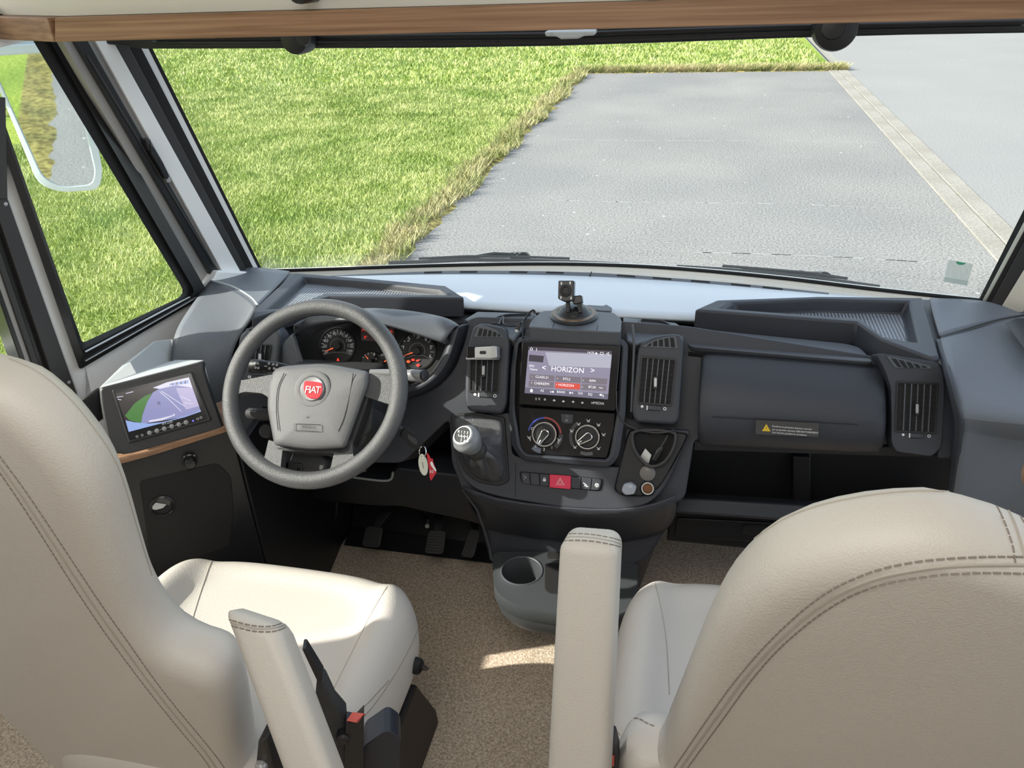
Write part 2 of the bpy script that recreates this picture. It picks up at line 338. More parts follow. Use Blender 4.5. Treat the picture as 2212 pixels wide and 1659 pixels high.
# faint pale scrape lines across the bay
SCR = mat('pale_scrape', (.30, .30, .295), .9, spec=0)
b = B()
for yy, xa, xb in ((14.3, -1.2, 2.35), (10.6, -1.6, 2.3), (7.75, -1.2, 2.0), (6.3, .2, 2.2)):
    for k in range(26):
        x = xa + (xb - xa) * k / 26
        if rng.random() < .6: b.box((x + .07, yy + .03 * math.sin(x * 2), GZ + .0005), .15, .012 + .012 * rng.random(), .002)
tag(b.build('ground_marking', SCR, smooth=False), kind='structure')
def blades(name, m, n, xr, yr, h, wd, seed, z, lean=.5, far=0.0, accept=None):
    g = np.random.default_rng(seed)
    t = g.random(n); x = g.uniform(*xr, n); y = yr[0] + (yr[1] - yr[0]) * t ** (1.6)
    if accept is not None: k = accept(x, y); x, y = x[k], y[k]; n = len(x)
    sc = 1 + far * (y - yr[0]) / (yr[1] - yr[0]); hh = h * g.uniform(.5, 1.25, n) * (0.75 + .25 * sc); ww = wd * sc * g.uniform(.7, 1.3, n); a = g.uniform(0, 2 * np.pi, n); la = g.uniform(0, 2 * np.pi, n); ll = hh * lean * g.uniform(.2, 1.2, n)
    co = np.empty((n, 3, 3), np.float32); dx, dy = np.cos(a) * ww, np.sin(a) * ww
    co[:, 0] = np.stack([x - dx, y - dy, np.full(n, z)], 1); co[:, 1] = np.stack([x + dx, y + dy, np.full(n, z)], 1)
    co[:, 2] = np.stack([x + np.cos(la) * ll, y + np.sin(la) * ll, z + hh], 1)
    me = bpy.data.meshes.new(name); me.vertices.add(n * 3); me.loops.add(n * 3); me.polygons.add(n)
    me.vertices.foreach_set('co', co.ravel()); me.loops.foreach_set('vertex_index', np.arange(n * 3, dtype=np.int32))
    me.polygons.foreach_set('loop_start', np.arange(0, n * 3, 3, dtype=np.int32)); me.polygons.foreach_set('loop_total', np.full(n, 3, np.int32)); me.update(calc_edges=True)
    me.materials.append(m); o = bpy.data.objects.new(name, me); COL.objects.link(o); BASE[o.name] = V((0, 0, 0)); return o
def join_stuff(a, b):
    n = len(a.data.polygons), len(b.data.polygons); co = []
    for o in (a, b): q = np.empty(len(o.data.vertices) * 3, np.float32); o.data.vertices.foreach_get('co', q); co.append(q)
    me = bpy.data.meshes.new(a.name); t = sum(n); me.vertices.add(t * 3); me.loops.add(t * 3); me.polygons.add(t)
    me.vertices.foreach_set('co', np.concatenate(co)); me.loops.foreach_set('vertex_index', np.arange(t * 3, dtype=np.int32))
    me.polygons.foreach_set('loop_start', np.arange(0, t * 3, 3, dtype=np.int32)); me.polygons.foreach_set('loop_total', np.full(t, 3, np.int32)); me.update(calc_edges=True)
    me.materials.append(a.data.materials[0]); a.data = me; bpy.data.objects.remove(b)
def leaf_mat(name, c1, c2, scale):
    m = mat(name, c1, .55, spec=.25, var=(scale, c2, 5)); b = m.node_tree.nodes['Principled BSDF']
    b.inputs['Transmission Weight'].default_value = 0; b.inputs['Subsurface Weight'].default_value = 0
    return m
GR1 = leaf_mat('grass_blade', (.24, .33, .07), (.52, .56, .22), 1.4)
GR2 = leaf_mat('straw_blade', (.22, .26, .07), (.55, .48, .26), 3.0)
lawn_ok = lambda x, y: (x < BX0 - .1) | ((y > BY1 + .35))
o = blades('grass', GR1, 300000, (-9.5, BX0 - .1), (2.4, 15), .042, .0048, 1, GZ + .03, lean=.9, far=1.2)
tag(o, 'short sunlit green grass of the lawn left of and beyond the parking bay', 'grass', kind='stuff')
o2 = blades('grass_far', GR1, 90000, (-16, 2.4), (12, 32), .07, .018, 2, GZ + .03, lean=.9, far=1.0, accept=lawn_ok)
join_stuff(o, o2)
def verge_ok(x, y): return np.abs(x - (BX0 + .02) + .05 * np.sin(y * 3)) < (.10 + .10 * np.abs(np.sin(y * 5.1) * np.sin(y * 1.7)))
o = blades('weeds', GR2, 26000, (BX0 - .3, BX0 + .45), (2.6, BY1 + .2), .10, .006, 4, GZ + .01, lean=1.1, far=1.0, accept=verge_ok)
tag(o, 'dry straw and weeds along the left edge and far end of the asphalt bay', 'weeds', kind='stuff')
o2 = blades('weeds_end', GR2, 9000, (BX0, BX1 + .35), (BY1 - .05, BY1 + .3), .12, .012, 6, GZ + .01, lean=1.0)
join_stuff(o, o2)
# ------------------------------------------------------------------ cab shell
def boxs(name, x0, x1, y0, y1, z0, z1, m, kind='structure'):
    return tag(B().box(((x0 + x1) / 2, (y0 + y1) / 2, (z0 + z1) / 2), x1 - x0, y1 - y0, z1 - z0).build(name, m, smooth=False), kind=kind)
boxs('floor', -1.40, 1.12, -2.5, 2.1, -.06, 0, CARP)
boxs('ceiling', -1.45, 1.25, -2.5, 1.34, 2.02, 2.08, CEIL)
boxs('wall_rear', -1.45, 1.25, -2.56, -2.5, 0, 2.02, WHITE)
boxs('wall_front', -1.04, 1.02, 2.02, 2.08, -.1, .76, BLKM)
boxs('wall_right', 1.12, 1.18, -2.5, 1.94, 0, .86, WHITE); boxs('wall_right_upper', 1.12, 1.18, -2.5, .5, .86, 2.02, WHITE); boxs('wall_right_top', 1.12, 1.18, .5, 1.34, 1.56, 2.02, WHITE)
boxs('wall_left', -1.46, -1.40, -2.5, .53, 0, 2.02, WHITE)  # unseen wall, front edge placed to cast the shadow edge on the driver cushion
boxs('wall_left_lower', -1.46, -1.40, .53, 1.3, 0, .84, WHITE); boxs('wall_left_sun_stop', -1.46, -1.40, .53, 1.34, 1.70, 2.02, WHITE)  # unseen upper piece added to keep high sun out, lower edge set for the seats
WL = Fr((-1.15, 1.36, .858), (.952, -.306, .03), right=(.306, .952, 0))
# side wall pieces round the quarter window
WALLW = B()
WALLW.prism(WL.loop([(150, 905), (182, 788), (447, 636), (470, 585), (600, 590), (600, 1150), (120, 1150)], 0), -WL.n * .05)
WALLW.prism(WL.loop([(-54, 100), (188, 790), (212, 902), (184, 902), (-103, 100)], 0), -WL.n * .05)
_v = WL.uv(-60, 100)[1]; _u = WL.uv(-60, 100)[0]
WALLW.prism([WL.P(_u - .16, _v - .03, .01), WL.P(.38, _v + .03, .01), WL.P(.38, _v + .09, .01), WL.P(_u - .16, _v + .05, .01)], -WL.n * .05)
tag(WALLW.build('wall_left_front', WHITE, bevel=.004), kind='structure')
# quarter window
wq = thing('window_2', None, None, WL.hit(300, 700), kind='structure')
outer = [(-88, 30), (108, 30), (447, 632), (190, 794), (172, 790)]
def offs(k): return None
o_ = rnd([(-96, 30), (108, 30), (450, 634), (172, 799)], [0, 0, 14, 8]); m_ = rnd([(-70, 50), (86, 50), (424, 634), (178, 764)], [0, 0, 18, 8]); i_ = rnd([(-62, 62), (56, 62), (402, 636), (178, 741)], [0, 0, 24, 8])
B().loops([WL.loop(o_, -.03), WL.loop(o_, .016), WL.loop(m_, .022), WL.loop(m_, .008), WL.loop(i_, .004), WL.loop(i_, -.03)], False, False).build('frame', RAIL, wq, ang=30)
B().prism(WL.loop([(-75, 48), (80, 48), (415, 636), (178, 752)], -.018), -WL.n * .004).build('pane', GLASS, wq, smooth=False)
b = B()
for q in (0, 1):
    t = .34 + .36 * q
    p0 = (180, 741 + 54 * t); p1 = (402 + 40 * t, 637 + 4 * t)
    b.tube([WL.hit(p0[0] + 4, p0[1] + 1, .020), WL.hit(p1[0] - 6, p1[1] + 3, .020)], .0022, 6)
b.build('rail', ALU, wq)  # bright highlights on the lower frame, modelled as thin metal lines
# sliding side window behind it, only its front rail shows
ws = thing('window_3', None, None, WL.hit(60, 820), kind='structure')
def strip(name, fr, top, bot, yt, yb, w, d, m, par, ext=(0, 0), bevel=.002):
    (a0, a1), (c0, c1) = top, bot; y0, y1 = yt - ext[0], yb + ext[1]
    f = lambda xa, xb, y: xa + (xb - xa) * (y - yt) / (yb - yt)
    return B().prism(fr.loop([(f(a0, c0, y0), y0), (f(a1, c1, y0), y0), (f(a1, c1, y1), y1), (f(a0, c0, y1), y1)], w), -fr.n * d).build(name, m, par, bevel=bevel)
strip('rail', WL, (-14, 20), (130, 172), 437, 865, .020, .05, RAILD, ws, (200, 60))
strip('rail', WL, (-36, -14), (110, 131), 437, 865, .006, .04, RAIL, ws, (200, 60))
strip('rail', WL, (-49, -35), (97, 112), 437, 865, .016, .05, RAILD, ws, (200, 60))
strip('blind_fabric', WL, (-66, -48), (84, 98), 437, 865, .010, .03, GREYT, ws, (200, 60))
strip('rail', WL, (-76, -65), (74, 85), 437, 865, .016, .05, RAIL, ws, (200, 60))
strip('rail_cap', WL, (-30, 15), (-15, 17), 330, 430, .024, .05, RAILD, ws, (120, 0))
B().prism([WL.P(-.84, -.01, -.02), WL.P(-.10, -.01, -.02), WL.P(-.10, .80, -.02), WL.P(-.84, .80, -.02)], -WL.n * .004).build('pane', GLASS, ws, smooth=False)
for c in ((12, 441), (149, 826)): B().lathe(WL.hit(*c, .020), WL.n, [(.004, 0), (.004, .0012), (.002, .002)], 10).build('screw', SIL, ws)
# front left pillar
p1 = at(450, 592, x=-1.06); p2 = at(566, 583, x=-1.0); p3 = at(316, 105, x=-1.0)
nPL = (p2 - p1).cross(p3 - p1).normalized(); nPL = nPL if nPL.dot(CAM - p1) > 0 else -nPL
PL = Fr(p2, nPL)
pil = thing('trim_pillar_left', None, None, p2, kind='structure')
for nm, a, c, w, m in (('cover_strip', (136, 163), (423, 453), .0, GREYT), ('blind_track', (162, 192), (452, 476), .012, RAIL), ('track_groove', (190, 210), (474, 486), -.004, GREYT), ('cover_panel', (208, 247), (482, 522), .006, WHITE),
                       ('seal', (246, 275), (520, 537), .004, RAILD), ('seal', (274, 300), (535, 554), -.006, BLKM), ('reveal', (297, 317), (551, 567), -.012, WHITE), ('seal', (315, 324), (564, 571), -.010, BLKM)):
    strip(nm, PL, a, c, 92, 590, w, .03, m, pil, (45, 8))
b = B().tube([PL.hit(173 + 14, 118, .013), PL.hit(464, 575, .013)], .0025, 6); b.build('blind_track_lip', RAILD, pil)
B().prism(PL.loop([(414, 588), (462, 584), (482, 612), (446, 652), (434, 650)], -.002), -PL.n * .03).build('corner_filler', GREYT, pil, bevel=.002)
bh = thing('blind_puller', 'small black pull handle of the folded blind on the left windscreen pillar', 'blind puller', PL.hit(340, 345))
B().prism(PL.loop(rnd([(324, 310), (333, 318), (352, 350), (367, 382), (360, 390), (345, 362), (326, 330)], 6), .03), -PL.n * .02).build('grip', RAIL, bh, bevel=.003)
B().prism(PL.loop([(316, 304), (326, 302), (331, 322), (322, 326)], .026), -PL.n * .02).build('clip', RAILD, bh, bevel=.002)
B().prism(PL.loop([(356, 380), (364, 378), (371, 392), (362, 396)], .026), -PL.n * .02).build('clip', SIL, bh, bevel=.002)
# right pillar
p1 = at(2120, 647, y=1.93); p2 = at(2200, 662, y=1.86); p3 = p1 + V((.02, -.25, .6))
nPR = (p2 - p1).cross(p3 - p1).normalized(); nPR = nPR if nPR.dot(CAM - p1) > 0 else -nPR
PR = Fr(p1, nPR); pir = thing('trim_pillar_right', None, None, p1, kind='structure')
for nm, a, c, w, m in (('seal', (2203, 2218), (2112, 2122), -.006, BLKM), ('reveal', (2217, 2229), (2121, 2131), 0, BEIGE), ('seal', (2228, 2241), (2130, 2143), .002, BLKM), ('seal', (2240, 2282), (2142, 2171), .006, RAILD), ('cover_panel', (2281, 2350), (2170, 2225), .008, BEIGE), ('cover_strip', (2349, 2420), (2224, 2300), .0, RAILD)):
    strip(nm, PR, a, c, 468, 650, w, .03, m, pir, (400, 25))
# windscreen
wi = thing('window_1', None, None, (-.06, 1.95, .82), kind='structure')
def wsy(x, z): u = (x + .06) / .94; return 1.925 + .125 * (1 - u * u) - .42 * (z - .83)
b = B(); NX = 24
rows = [[V((-1.0 + 1.9 * i / NX, wsy(-1.0 + 1.9 * i / NX, z), z)) for i in range(NX + 1)] for z in (.80, .95, 1.1, 1.25, 1.40, 1.56)]
b.grid(rows); b.build('pane', GLASS, wi, solid=.005)
def ws_hit(px, py, dy=0.0):
    d = ROT @ V((px - W / 2, -(py - H / 2), -FPX)); t = 2.0 / d.y
    for _ in range(30):
        p = CAM + d * t; t *= 1 + .7 * (wsy(p.x, p.z) + dy - p.y) / max(p.y, .1)
    return CAM + d * t
edge = [ws_hit(a, c, -.012) for a, c in sp2([(556, 586), (720, 581), (930, 574), (1150, 570), (1330, 573), (1500, 583), (1700, 602), (1900, 626), (2118, 649)])]
B().tube(edge, .005, 6).build('seal', BLKM, wi)
# trim strip under the glass, stepped and curved
def bandstrip(path, prof, name, m, par, kind='structure', bevel=0):
    L = []
    for i, p in enumerate(path):
        t = (path[min(i + 1, len(path) - 1)] - path[max(i - 1, 0)]); t.z = 0; t.normalize(); n = V((t.y, -t.x, 0))   # towards the viewer
        if n.y > 0: n = -n
        L.append([p + n * a + V((0, 0, c)) for a, c in prof])
    return B().loops(L).build(name, m, par, bevel=bevel)
o = bandstrip([p + V((0, .01, -.004)) for p in edge], [(-.02, 0), (.006, .002), (.018, -.002), (.022, -.008), (.034, -.008), (.040, -.014), (.060, -.018), (.066, -.028), (.066, -.06), (-.02, -.06)], 'trim_1', BEIGE, None); tag(o, kind='structure')
# roof bed edge: oak beam, white panel, black blind housing
zb = at(118, 91, y=1.3).z; zt = at(118, 38, y=1.3).z
BE = Fr((0, 1.3, zb), (0, -1, 0))
o = B().prism([BE.hit(118, 91), BE.hit(2330, 38), BE.hit(2330, -22), BE.hit(118, 38)], (0, .06, 0)).build('trim_2', WOOD, bevel=.002); tag(o, kind='structure')
q0, q1 = BE.hit(118, 91), at(-420, 64, z=zb); q0 = q0 + V((-.001, 0, 0))
hh = BE.hit(118, 38).z - zb
o = B().prism([q0, q1, q1 + V((0, 0, hh * 1.12)), q0 + V((0, 0, hh))], (.02, .05, 0)).build('trim_3', WOOD, bevel=.002); tag(o, kind='structure')
pa, pb = BE.hit(118, 37), BE.hit(2330, -23); pc = q1 + V((0, 0, hh * 1.12))
o = B().prism([pb + V((0, .025, 0)), pa + V((0, .025, 0)), pc + V((0, .02, 0)), V((pc.x, pc.y + .0, 2.03)), V((pa.x, pa.y - .02, 2.03)), V((pb.x, pb.y - .02, 2.03))], (0, .03, 0)).build('wall_fascia', CEIL); tag(o, kind='structure')
CB = Fr((0, 1.55, 1.45), (0, -1, .05))
b = B(); b.prism(CB.loop([(180, 40), (2330, -20), (2330, 70), (2212, 73), (1960, 77), (1700, 84), (1450, 93), (1200, 101), (950, 105), (700, 106), (310, 107), (215, 95)], 0), (0, .07, .01))
o = b.build('trim_4', BLK, bevel=.006); tag(o, kind='structure')
b = B()
for dy, w in ((-14, .004), (-26, .008)):
    b.tube([CB.hit(a, c + dy, w) for a, c in ((330, 105), (700, 104), (1200, 99), (1700, 82), (2212, 71))], .003, 6)
o = b.build('trim_5', RAIL); tag(o, kind='structure')
CB2 = Fr((0, 1.5, 1.47), (0, -1, 0))
def dome(cx, cy, r, lab):
    t = thing('blind_roller_knob', lab, 'knob', CB2.hit(cx, cy))
    B().lathe(CB2.hit(cx, cy, -.045), CB2.n, [(r, 0), (r, .03), (r * .92, .042), (r * .6, .047), (.001, .048)], 32).build('cap', BLK, t)
    B().lathe(CB2.hit(cx, cy, .002), CB2.n, [(r * .55, 0), (r * .5, .004), (.001, .005)], 24).build('centre_disc', RAIL, t)
dome(655, 80, .029, 'round black knob under the oak beam above the steering wheel')
dome(1800, 58, .036, 'round black knob under the oak beam at the passenger side')
t = thing('blind_latch', 'small grey latch in the black strip above the middle of the windscreen', 'latch', CB2.hit(1228, 76))
B().prism(CB2.loop([(1176, 68), (1286, 66), (1284, 77), (1262, 78), (1248, 84), (1212, 85), (1200, 79), (1178, 79)], .012), (0, .03, 0)).build('latch_body', SILLP, t, bevel=.003)
for x in (1192, 1268): B().lathe(CB2.hit(x, 72, .012), CB2.n, [(.003, 0), (.0025, .001)], 10).build('screw', SIL, t)
t = thing('ceiling_hook', 'small black latch hook on the white panel above the oak beam', 'hook', at(642, 2, y=1.3))
hk = Fr((0, 1.30, 1.56), (0, -1, 0))
B().prism(hk.loop([(626, -14), (664, -16), (662, 2), (652, 10), (638, 8), (628, 3)], .03), (0, .06, 0)).build('hook_body', RAIL, t, bevel=.003)
# ------------------------------------------------------------------ outside mirror and wipers
MF = Fr(at(100, 260, x=-1.5), (.50, -.86, -.06))
r_in = (MF.o - CAM).normalized(); r_out = V((-.10, -1, -.26)).normalized(); MF = Fr(MF.o, r_out - r_in)
mi = thing('wing_mirror', 'white exterior mirror outside the left quarter window reflecting grass and road', 'mirror', MF.hit(110, 280))
mo = rnd([(-40, 100), (120, 92), (175, 130), (222, 370), (214, 410), (130, 416), (82, 398)], [30, 20, 40, 18, 18, 24, 40]); mg = rnd([(-26, 122), (108, 114), (152, 142), (205, 372), (198, 398), (132, 404), (92, 384)], [30, 20, 36, 16, 16, 20, 36])
B().loops([MF.loop(mg, -.006), MF.loop(mg, .004), MF.loop(mo, .0), MF.loop(mo, -.05), [p + (MF.hit(100, 260, -.16) - p) * .35 for p in MF.loop(mo, -.13)]], False, True).build('housing', MIRW, mi, bevel=.004)
B().prism(MF.loop(mg, .0), -MF.n * .004).build('glass', MIRG, mi, smooth=False)
B().prism(MF.loop([(-20, 66), (150, 66), (150, 118), (-20, 118)], -.04), -MF.n * .1).build('arm', MIRW, mi, bevel=.01)
def wiper(lab, blade, arm, piv):
    t = thing('windscreen_wiper', lab, 'wiper', ws_hit(*blade[0], .03), 'windscreen wipers')
    P = [ws_hit(a, c, .045) for a, c in blade]
    B().tube(P, .006, 6).build('blade', BLK, t); B().tube([p + V((0, .004, .009)) for p in P[1:-1]], .004, 6).build('blade_holder', RAILD, t)
    B().tube([ws_hit(a, c, .065) for a, c in arm], .0055, 6).build('arm', BLK, t)
    b = B().prism([ws_hit(a, c, .07) for a, c in rnd(piv, 5)], (0, .02, -.005)); b.build('pivot_cap', RAILD, t, bevel=.004)
    c = piv[0]
    for dx, dy in ((14, -3), (24, -3), (19, 3)): B().lathe(ws_hit(c[0] + dx, c[1] + dy + 3, .066), (0, -1, .3), [(.004, 0), (.003, .003)], 8).build('nut', SIL, t)
wiper('black wiper whose blade lies in front of the driver and centre of the windscreen', [(840, 568), (905, 566), (1010, 561), (1120, 562), (1230, 566), (1338, 571)], [(905, 566), (1020, 556), (1066, 548), (1110, 550)], [(1098, 546), (1136, 545), (1146, 556), (1142, 562), (1102, 560)])
wiper('black wiper at the passenger side, blade along the bottom of the windscreen', [(1462, 576), (1560, 582), (1660, 590), (1750, 598), (1830, 610), (1900, 620)], [(1600, 584), (1680, 588), (1730, 588), (1762, 594)], [(1748, 588), (1788, 588), (1806, 600), (1800, 606), (1752, 602)])
st = thing('windscreen_badge_holder', 'clear plastic badge pocket stuck inside the lower right corner of the windscreen', 'badge holder', ws_hit(2070, 590))
Q = [(2049, 561), (2102, 570), (2089, 617), (2038, 607)]
B().prism([ws_hit(a, c, -.012) for a, c in Q], (0, -.001, 0)).build('pocket', FILM, st, smooth=False)
B().prism([ws_hit(a, c, -.0145) for a, c in ((2041, 598), (2091, 606), (2089, 617), (2038, 608))], (0, -.001, 0)).build('flap', FILM, st, smooth=False)
B().prism([ws_hit(a, c, -.0145) for a, c in [(2066, 564), (2086, 568)] + [(2076 + 10 * math.cos(q), 566 + 5 * math.sin(q) + 1) for q in np.linspace(.3, 2.9, 8)]], (0, -.001, 0)).build('mark', mat('green_mark', (.1, .45, .25), .5), st, smooth=False)
# ------------------------------------------------------------------ dashboard
S = Fr((0, 1.47, .804), (0, -.88, .47))
dash = thing('dashboard', 'dark grey moulded dashboard running the full width under the windscreen', 'dashboard', (-.06, 1.75, .5))
def zl(pts, z): return [at(a, c, z=z) for a, c in pts]
# top deck below the windscreen
b = B()
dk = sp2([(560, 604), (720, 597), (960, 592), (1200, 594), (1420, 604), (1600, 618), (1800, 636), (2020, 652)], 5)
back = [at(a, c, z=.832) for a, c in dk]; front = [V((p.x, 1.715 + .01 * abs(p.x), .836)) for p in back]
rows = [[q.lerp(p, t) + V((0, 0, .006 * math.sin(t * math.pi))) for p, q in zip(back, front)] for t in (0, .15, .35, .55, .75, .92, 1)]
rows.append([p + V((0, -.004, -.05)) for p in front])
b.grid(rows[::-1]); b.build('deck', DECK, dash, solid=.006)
b = B(); b.box((-.06, 1.69, .79), 1.3, .05, .06); b.build('gap_shade', BLKM, dash)  # matt black block painting the shadow in the gap before the deck
# demister bar with slots
bar = [at(a, c, z=.835) for a, c in sp2([(700, 600), (820, 594), (960, 589), (1120, 589), (1276, 593), (1430, 603), (1600, 617), (1790, 637)], 6)]
o = bandstrip(bar, [(-.014, -.014), (-.013, -.001), (-.009, .002), (.009, .000), (.015, -.006), (.016, -.014)], 'demister_bar', DASH2, dash, bevel=.001)
b = B()
for x in (930, 1010, 1110, 1200, 1340, 1420, 1500, 1590, 1680):
    k = min(range(len(bar)), key=lambda i: abs((bar[i] - at(x, 595, z=.835)).x)); p = bar[k]; q = bar[min(k + 1, len(bar) - 1)]; d = (q - p).normalized()
    b.prism([p - d * .024 + V((0, .005, .0014)), p + d * .024 + V((0, .005, .0014)), p + d * .024 + V((0, -.002, .0010)), p - d * .024 + V((0, -.002, .0010))], (0, 0, .0012))
b.build('demister_slots', BLKM, dash, smooth=False)
k = min(range(len(bar)), key=lambda i: abs((bar[i] - at(1276, 593, z=.835)).x)); p = bar[k]
B().box(p + V((0, 0, -.005)), .002, .032, .016).build('demister_joint', BLKM, dash)
# main face
face = rnd([(1012, 690), (1030, 684), (1160, 688), (1345, 694), (1482, 704), (1893, 770), (1930, 800), (1925, 962), (1500, 950), (1480, 1075), (1440, 1098), (1215, 1102), (1060, 1090), (1000, 1062), (975, 1000), (970, 905), (870, 1000), (560, 1000), (500, 900), (520, 720), (560, 690), (600, 690), (612, 830), (660, 852), (860, 864), (912, 848), (950, 828), (980, 794), (1000, 745)], [4, 14, 14, 14, 14, 14, 14, 14, 14, 14, 14, 14, 14, 14, 14, 14, 14, 14, 14, 14, 14, 4, 14, 14, 14, 14, 14, 14, 14])
plate('face_panel', S, face, -.045, .10, DASH, dash, bevel=.012, seg=4)
# black void behind everything, closing the dash to the bulkhead
B().prism([(-.95, 1.62, .80), (.72, 1.62, .80), (.72, 1.62, .72), (-.95, 1.62, .72)], (0, .36, 0)).build('carrier', BLKM, dash)
# storage trays
def tray(pout, pin, z, drop, deep, hfront):
    t = 'storage_tray'; zi = [z] * len(pout)
    O = zl(pout, z); I = zl(pin, z - .001); c = sum(I, V()) / len(I)
    F = [p + (c - p) * .06 + V((0, 0, -deep)) for p in I]; OB = [p + V((0, -.008, -hfront)) for p in O]
    O2 = O
    o = B().loops([OB, O2, I, F], True, True).build(t, DASH, dash, bevel=.006, seg=3)
    m = B().prism([p + (c - p) * .02 + V((0, 0, .0012)) for p in F], (0, 0, -.001)).build('anti_slip_mat', WEAVE, o, smooth=False)
    return o
tray([(634, 589), (800, 602), (962, 617), (1003, 643), (712, 640), (650, 656), (543, 688), (551, 664)], [(655, 598), (800, 610), (950, 625), (975, 637), (702, 633), (672, 645), (606, 666), (575, 668)], .875, 0, .018, .05)
tray([(1500, 668), (1545, 648), (1768, 640), (1994, 643), (2031, 772), (2014, 773), (1903, 731), (1851, 695)], [(1560, 666), (1584, 653), (1770, 646), (1964, 650), (1984, 738), (1972, 738), (1909, 727), (1859, 688)], .88, 0, .032, .055)
B().prism(zl([(1988, 646), (2040, 648), (2064, 728), (2030, 772)], .868), (0, 0, -.05)).build('joint_strip', DASH, dash, bevel=.003)
B().prism(zl([(606, 590), (650, 590), (578, 690), (546, 688)], .862), (0, 0, -.05)).build('joint_strip', DASH, dash, bevel=.003)
plate('side_filler', S, [(2022, 778), (2048, 800), (2080, 910), (2074, 990), (2026, 990)], -.012, .05, DASH, dash, bevel=.004)
# lid over the glove compartment
G0 = [at(a, c, z=.845) for a, c in ((1472, 706), (1660, 725), (1830, 742), (1858, 750))]
lid = [S.hit(a, c, -.028) for a, c in ((1488, 748), (1660, 763), (1870, 781), (1888, 781))]
o = B().loops([rnd([tuple(p) for p in G0 + lid[::-1]], .015, 3), [tuple(V(p) + V((0, .01, -.018))) for p in rnd([tuple(p) for p in G0 + lid[::-1]], .015, 3)]]).build('lid', DASH2, dash, bevel=.004)
B().prism([p + V((0, -.001, -.012)) for p in lid] + [p + V((0, .01, -.02)) for p in lid[::-1]], (0, .004, -.012)).build('lid_gap', BLKM, dash)
# glove compartment door, bulged
dl = [(1519, 757), (1514, 820), (1511, 890), (1510, 935), (1511, 962)]; dr = [(1911, 790), (1915, 850), (1916, 915), (1913, 955), (1904, 979)]
wv = (-.030, -.004, .012, .010, -.004, -.030); rows = []
for k, w in enumerate(wv):
    t = k / 5; i = min(int(t * 4), 3); f = t * 4 - i
    a = np.array(dl[i]) * (1 - f) + np.array(dl[i + 1]) * f; c = np.array(dr[i]) * (1 - f) + np.array(dr[i + 1]) * f
    rows.append([S.hit(*(a * (1 - s) + c * s), w) for s in (0, .01, .25, .5, .75, .99, 1)])
for r in rows:
    r[0] = r[0] - S.n * .012; r[-1] = r[-1] - S.n * .012
rows[0] = [p - S.n * .01 for p in rows[0]]; rows[-1] = [p - S.n * .012 for p in rows[-1]]
gd = B().grid(rows).build('glove_compartment_door', DASH, dash, sub=2, solid=.004)
b = B(); seg2(b, S, (1538, 900), (1852, 917), 1.6, .0165); b.build('door_crease', BLKM, gd, smooth=False)
# recess under it
b = B(); RB = Fr((0, 1.66, .6), (0, -1, .12))
b.prism(RB.loop([(1440, 960), (2062, 980), (2070, 1100), (1440, 1110)]), (0, .04, 0)); b.build('recess_panel', BLK, dash, bevel=.003)
b = B(); b.prism([S.hit(1500, 972, -.05), S.hit(2040, 988, -.05), S.hit(2040, 988, -.05) + V((0, .25, .03)), S.hit(1500, 972, -.05) + V((0, .25, .03))], (0, 0, .02)); b.build('recess_roof', BLK, dash)
b = B(); b.prism(RB.loop([(1712, 985), (1752, 988), (1752, 1100), (1712, 1100)], .05), (0, .04, 0)); b.build('recess_rib', BLK, dash, bevel=.004)
LB = Fr(at(1550, 1090, y=1.50), (0, -.85, .5))
plate('shelf_lip', LB, [(1462, 1074), (2050, 1110), (2050, 1150), (1455, 1108)], 0, .12, DASH, dash, bevel=.006)
LD = Fr(at(1550, 1140, y=1.55), (0, -.97, .2))
plate('lower_panel', LD, [(1450, 1106), (2050, 1140), (2050, 1230), (1440, 1168)], 0, .1, BLK, dash, bevel=.004)
plate('lower_hatch', LD, [(1462, 1118), (1900, 1142), (1900, 1190), (1456, 1160)], .006, .02, BLK, dash, r=6, bevel=.003)
plate('hatch_pull', LD, [(1606, 1134), (1690, 1138), (1690, 1160), (1602, 1156)], .010, .02, BLKM, dash, r=6, bevel=.002)
# dash ends
def patch(name, rows, m, sub=2, solid=.006, par=None, k=1):
    return B().grid([[at(p[0], p[1], y=p[2]) for p in r] for r in rows]).build(name, m, par or dash, sub=sub, solid=solid)
patch('end_cap', [[(453, 602, 1.80), (500, 583, 1.86), (548, 577, 1.89), (626, 588, 1.84)],
                  [(454, 606, 1.74), (500, 606, 1.76), (558, 618, 1.75), (604, 615, 1.73)],
                  [(454, 608, 1.72), (503, 622, 1.68), (540, 642, 1.63), (558, 660, 1.58)],
                  [(455, 611, 1.715), (503, 626, 1.675), (537, 646, 1.625), (553, 664, 1.575)]], ENDP)
patch('end_panel', [[(454, 609, 1.722), (500, 623, 1.68), (536, 645, 1.625), (554, 663, 1.575)],
                    [(440, 626, 1.69), (484, 646, 1.64), (523, 670, 1.58), (545, 690, 1.545)],
                    [(394, 690, 1.53), (440, 700, 1.51), (480, 718, 1.50), (509, 735, 1.50)],
                    [(378, 722, 1.47), (420, 740, 1.455), (462, 770, 1.45), (492, 800, 1.47)],
                    [(367, 775, 1.43), (410, 800, 1.425), (450, 840, 1.425), (484, 870, 1.45)],
                    [(372, 850, 1.39), (410, 870, 1.39), (450, 900, 1.40), (480, 930, 1.43)]], ENDP)
b = B().tube(smooth_path([at(456, 607, y=1.728), at(503, 621, y=1.69), at(540, 643, y=1.632), at(557, 661, y=1.582)], 6), .0045, 8); b.build('end_bead', SILLP, dash)
plate('end_gap', S, [(552, 690), (530, 700), (508, 730), (490, 800), (478, 935), (520, 935), (520, 720), (565, 700)], -.05, .08, BLKM, dash, bevel=.004)
